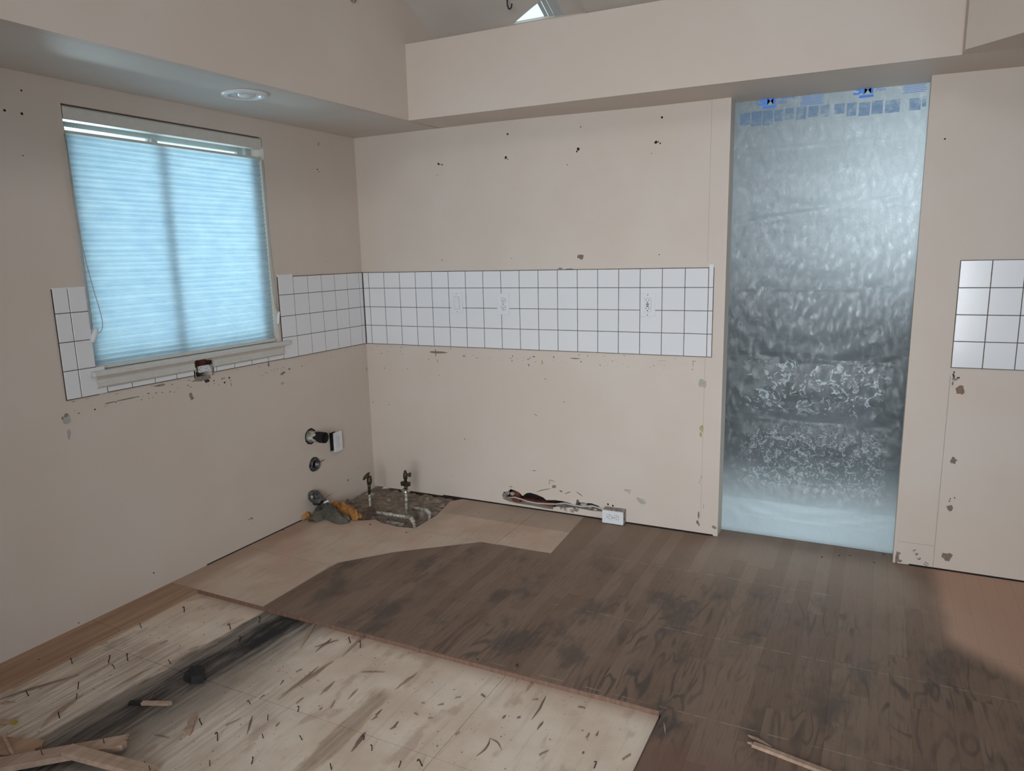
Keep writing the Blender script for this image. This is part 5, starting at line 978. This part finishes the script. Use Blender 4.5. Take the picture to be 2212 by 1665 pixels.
tag(origin_base(q.build('charred_lump', 'char')), 'square lump of blackened wood on the rotten strip', 'wood lump')
# broken boards piled in the lower left corner
def plank(name, a_, b_, w_, th, za, zb, label, m='freshwood', rag=0.012, nails_=()):
    t = thing(name, ((a_[0] + b_[0]) / 2, (a_[1] + b_[1]) / 2, min(za, zb)), label, 'board')
    bar((a_[0], a_[1], za), (b_[0], b_[1], zb), w_, 0.0, th, rag).build('board_body', m, t)
    tt = (Vector((*b_, 0)) - Vector((*a_, 0))).normalized(); nn = Vector((-tt.y, tt.x, 0))
    bar((a_[0] + nn.x * w_ * 0.52, a_[1] + nn.y * w_ * 0.52, za + th * 0.3), (b_[0] + nn.x * w_ * 0.52 - tt.x * 0.01, b_[1] + nn.y * w_ * 0.52 - tt.y * 0.01, zb + th * 0.3), 0.006, 0.0, th * 0.28).build('tongue', m, t)
    for f in nails_:
        p = Vector((*a_, 0)).lerp(Vector((*b_, 0)), f); zz_ = za + (zb - za) * f + th
        G().tube([(p.x, p.y, zz_ - 0.002), (p.x + 0.003, p.y - 0.004, zz_ + 0.018)], 0.0012, 6).build('nail', 'nail', t)
    return t
pA = [(0.5418, -2.5671), (0.8323, -2.3289)]
plank('broken_board', pA[0], pA[1], 0.052, 0.018, -0.012, 0.004, 'longer broken floor board with ragged end in the lower left corner', nails_=(0.42, 0.86))
pB = [(0.7432, -2.4393), (1.0034, -2.365)]
plank('broken_board', pB[0], pB[1], 0.040, 0.017, 0.024, -0.016, 'shorter grooved floor board lying over the longer one, lower left corner', rag=0.004, nails_=(0.97,))
pC = [(0.3839, -2.5117), (0.5792, -2.4481)]
plank('broken_board', pC[0], pC[1], 0.075, 0.012, -0.017, -0.017, 'dark brown board piece at the left edge behind the longer broken board', 'stripwood', 0.02)
pD = ((0.4371, -2.4534), (0.5758, -2.4991))
splinter('wood_strip', pD[0], pD[1], 0.010, 0.008, 'freshwood', 'narrow pale strip lying on the dark brown board piece at the left edge', 'wood strip', z=-0.0045, taper=(0.9, 1.0, 1.0, 0.8))
yt = ((0.3129, -2.4238), (0.3879, -2.3913))
yk = thing('marker_stick', (*yt[0], ZP), 'brown stick with a yellow tip at the left edge', 'stick')
bar((*yt[0], ZP), (yt[1][0] - 0.012, yt[1][1], ZP), 0.015, 0.0005, 0.008).build('shaft', 'stripwood', yk)
bar((yt[1][0] - 0.012, yt[1][1], ZP), (*yt[1], ZP), 0.014, 0.0005, 0.0078, 0.004).build('yellow_tip', 'yellow', yk)['label'] = 'yellow tip'
# sticks on the stained boards at the bottom right
s1 = ((2.4995, -1.547), (2.7444, -1.5908))
plank_ = thing('split_stick', (*s1[0], 0.0), 'long pale split stick on the stained boards at the bottom right', 'stick')
splt = bar((*s1[0], 0.0006), (*s1[1], 0.0006), 0.016, 0.0, 0.010, 0.004); splt.build('stick_body', 'freshwood', plank_)
s2 = ((2.4938, -1.5341), (2.5469, -1.5533))
bar((s1[0][0] - 0.012, s1[0][1] + 0.006, 0.0006), (s1[0][0] + 0.02, s1[0][1] + 0.004, 0.0006), 0.005, 0.0, 0.006, 0.006).build('split_tip', 'freshwood', plank_)
s3 = ((2.478, -1.5072), (2.5457, -1.5342))
splinter('split_stick', s3[0], s3[1], 0.010, 0.007, 'freshwood', 'short pale pointed stick beside the long split stick, bottom right', 'stick', z=0.0006, taper=(0.3, 1, 1, 0.5))
# sawdust chips nobody could count
random.seed(21); q = G()
def chip(x, y, z, s_):
    a = random.uniform(0, 3.14); e = random.uniform(0.15, 0.5); c, s2_ = math.cos(a), math.sin(a); h = random.uniform(0.0006, 0.002)
    pts = [(-s_, -s_ * e), (s_, -s_ * e * 0.6), (s_ * 0.8, s_ * e), (-s_ * 0.7, s_ * e)]
    vs = [(x + u * c - v * s2_, y + u * s2_ + v * c, z) for u, v in pts] + [(x + u * c - v * s2_, y + u * s2_ + v * c, z + h) for u, v in pts]
    q.add(vs, [(4, 5, 6, 7), (0, 1, 5, 4), (1, 2, 6, 5), (2, 3, 7, 6), (3, 0, 4, 7)])
for k in range(620): chip(random.uniform(0.2, 2.18), random.uniform(-2.7, -1.51), ZP, random.choice((0.001, 0.0012, 0.0016, 0.0028)))
for k in range(110):
    a, b = random.gauss(0.6, 0.35) % 1.3 + 0.05, random.uniform(-0.7, -0.03)
    if not (b > -0.56 and a < 0.72): chip(a, b, 0.0003, random.choice((0.0012, 0.002, 0.003)))
for k in range(60): chip(random.uniform(1.2, 3.2), random.uniform(-1.6, 0.05), 0.0006, random.choice((0.001, 0.0015, 0.002)))
tag(q.build('sawdust_chips', 'darksplinter'), 'fine wood chips and crumbs scattered over the torn-up floor', 'debris', kind='stuff')
q = G()
for k in range(26):
    x = random.uniform(0.55, 0.9); y = -0.02 - random.random() * 0.05; chip(x, y, -0.004, 0.007)
for (x, y) in [(2.5778, -0.0608), (2.6929, 0.007), (2.6492, -0.0122), (2.7924, -0.0332), (2.8313, 0.0793), (-0.0226, -0.964), (0.0107, -0.8107), (0.6334, -0.5763), (0.3055, -0.6107), (0.3893, -0.5598)]: chip(x, y, 0.0006, 0.006)
tag(q.build('dirt_crumbs', 'char'), 'dark crumbs of dirt near the foot of the walls', 'debris', kind='stuff')
# rough mortar lumps in the corner
random.seed(9)
for k, (x, y) in enumerate([(0.0557, -0.2891), (0.0034, -0.2755), (0.1174, -0.3329), (0.2166, -0.3753), (0.0784, -0.0954), (0.2246, -0.1549), (0.2344, -0.1778), (0.437, -0.0652), (0.5857, -0.0471), (0.578, -0.1373)]):
    s_ = random.uniform(0.010, 0.022); q = G(); n = 8
    vs = []
    for i in range(3):
        for j in range(n):
            an = 2 * math.pi * j / n; r_ = s_ * (1.0, 0.8, 0.35)[i] * random.uniform(0.8, 1.2); vs.append((x + r_ * math.cos(an), y + r_ * math.sin(an), -0.012 + s_ * (0, 0.6, 0.95)[i]))
    fs = [(i * n + j, i * n + (j + 1) % n, (i + 1) * n + (j + 1) % n, (i + 1) * n + j) for i in range(2) for j in range(n)] + [tuple(2 * n + j for j in range(n))]
    vs = [(max(0.002, a), min(-0.002, b), c) for a, b, c in vs]
    tag(origin_base(q.add(vs, fs).build('mortar_lump', 'debris')), 'crumbled greyish mortar lump in the dirty plumbing corner', 'rubble', 'mortar lumps in the corner')
print('boards', nb, 'objects', len(bpy.data.objects))
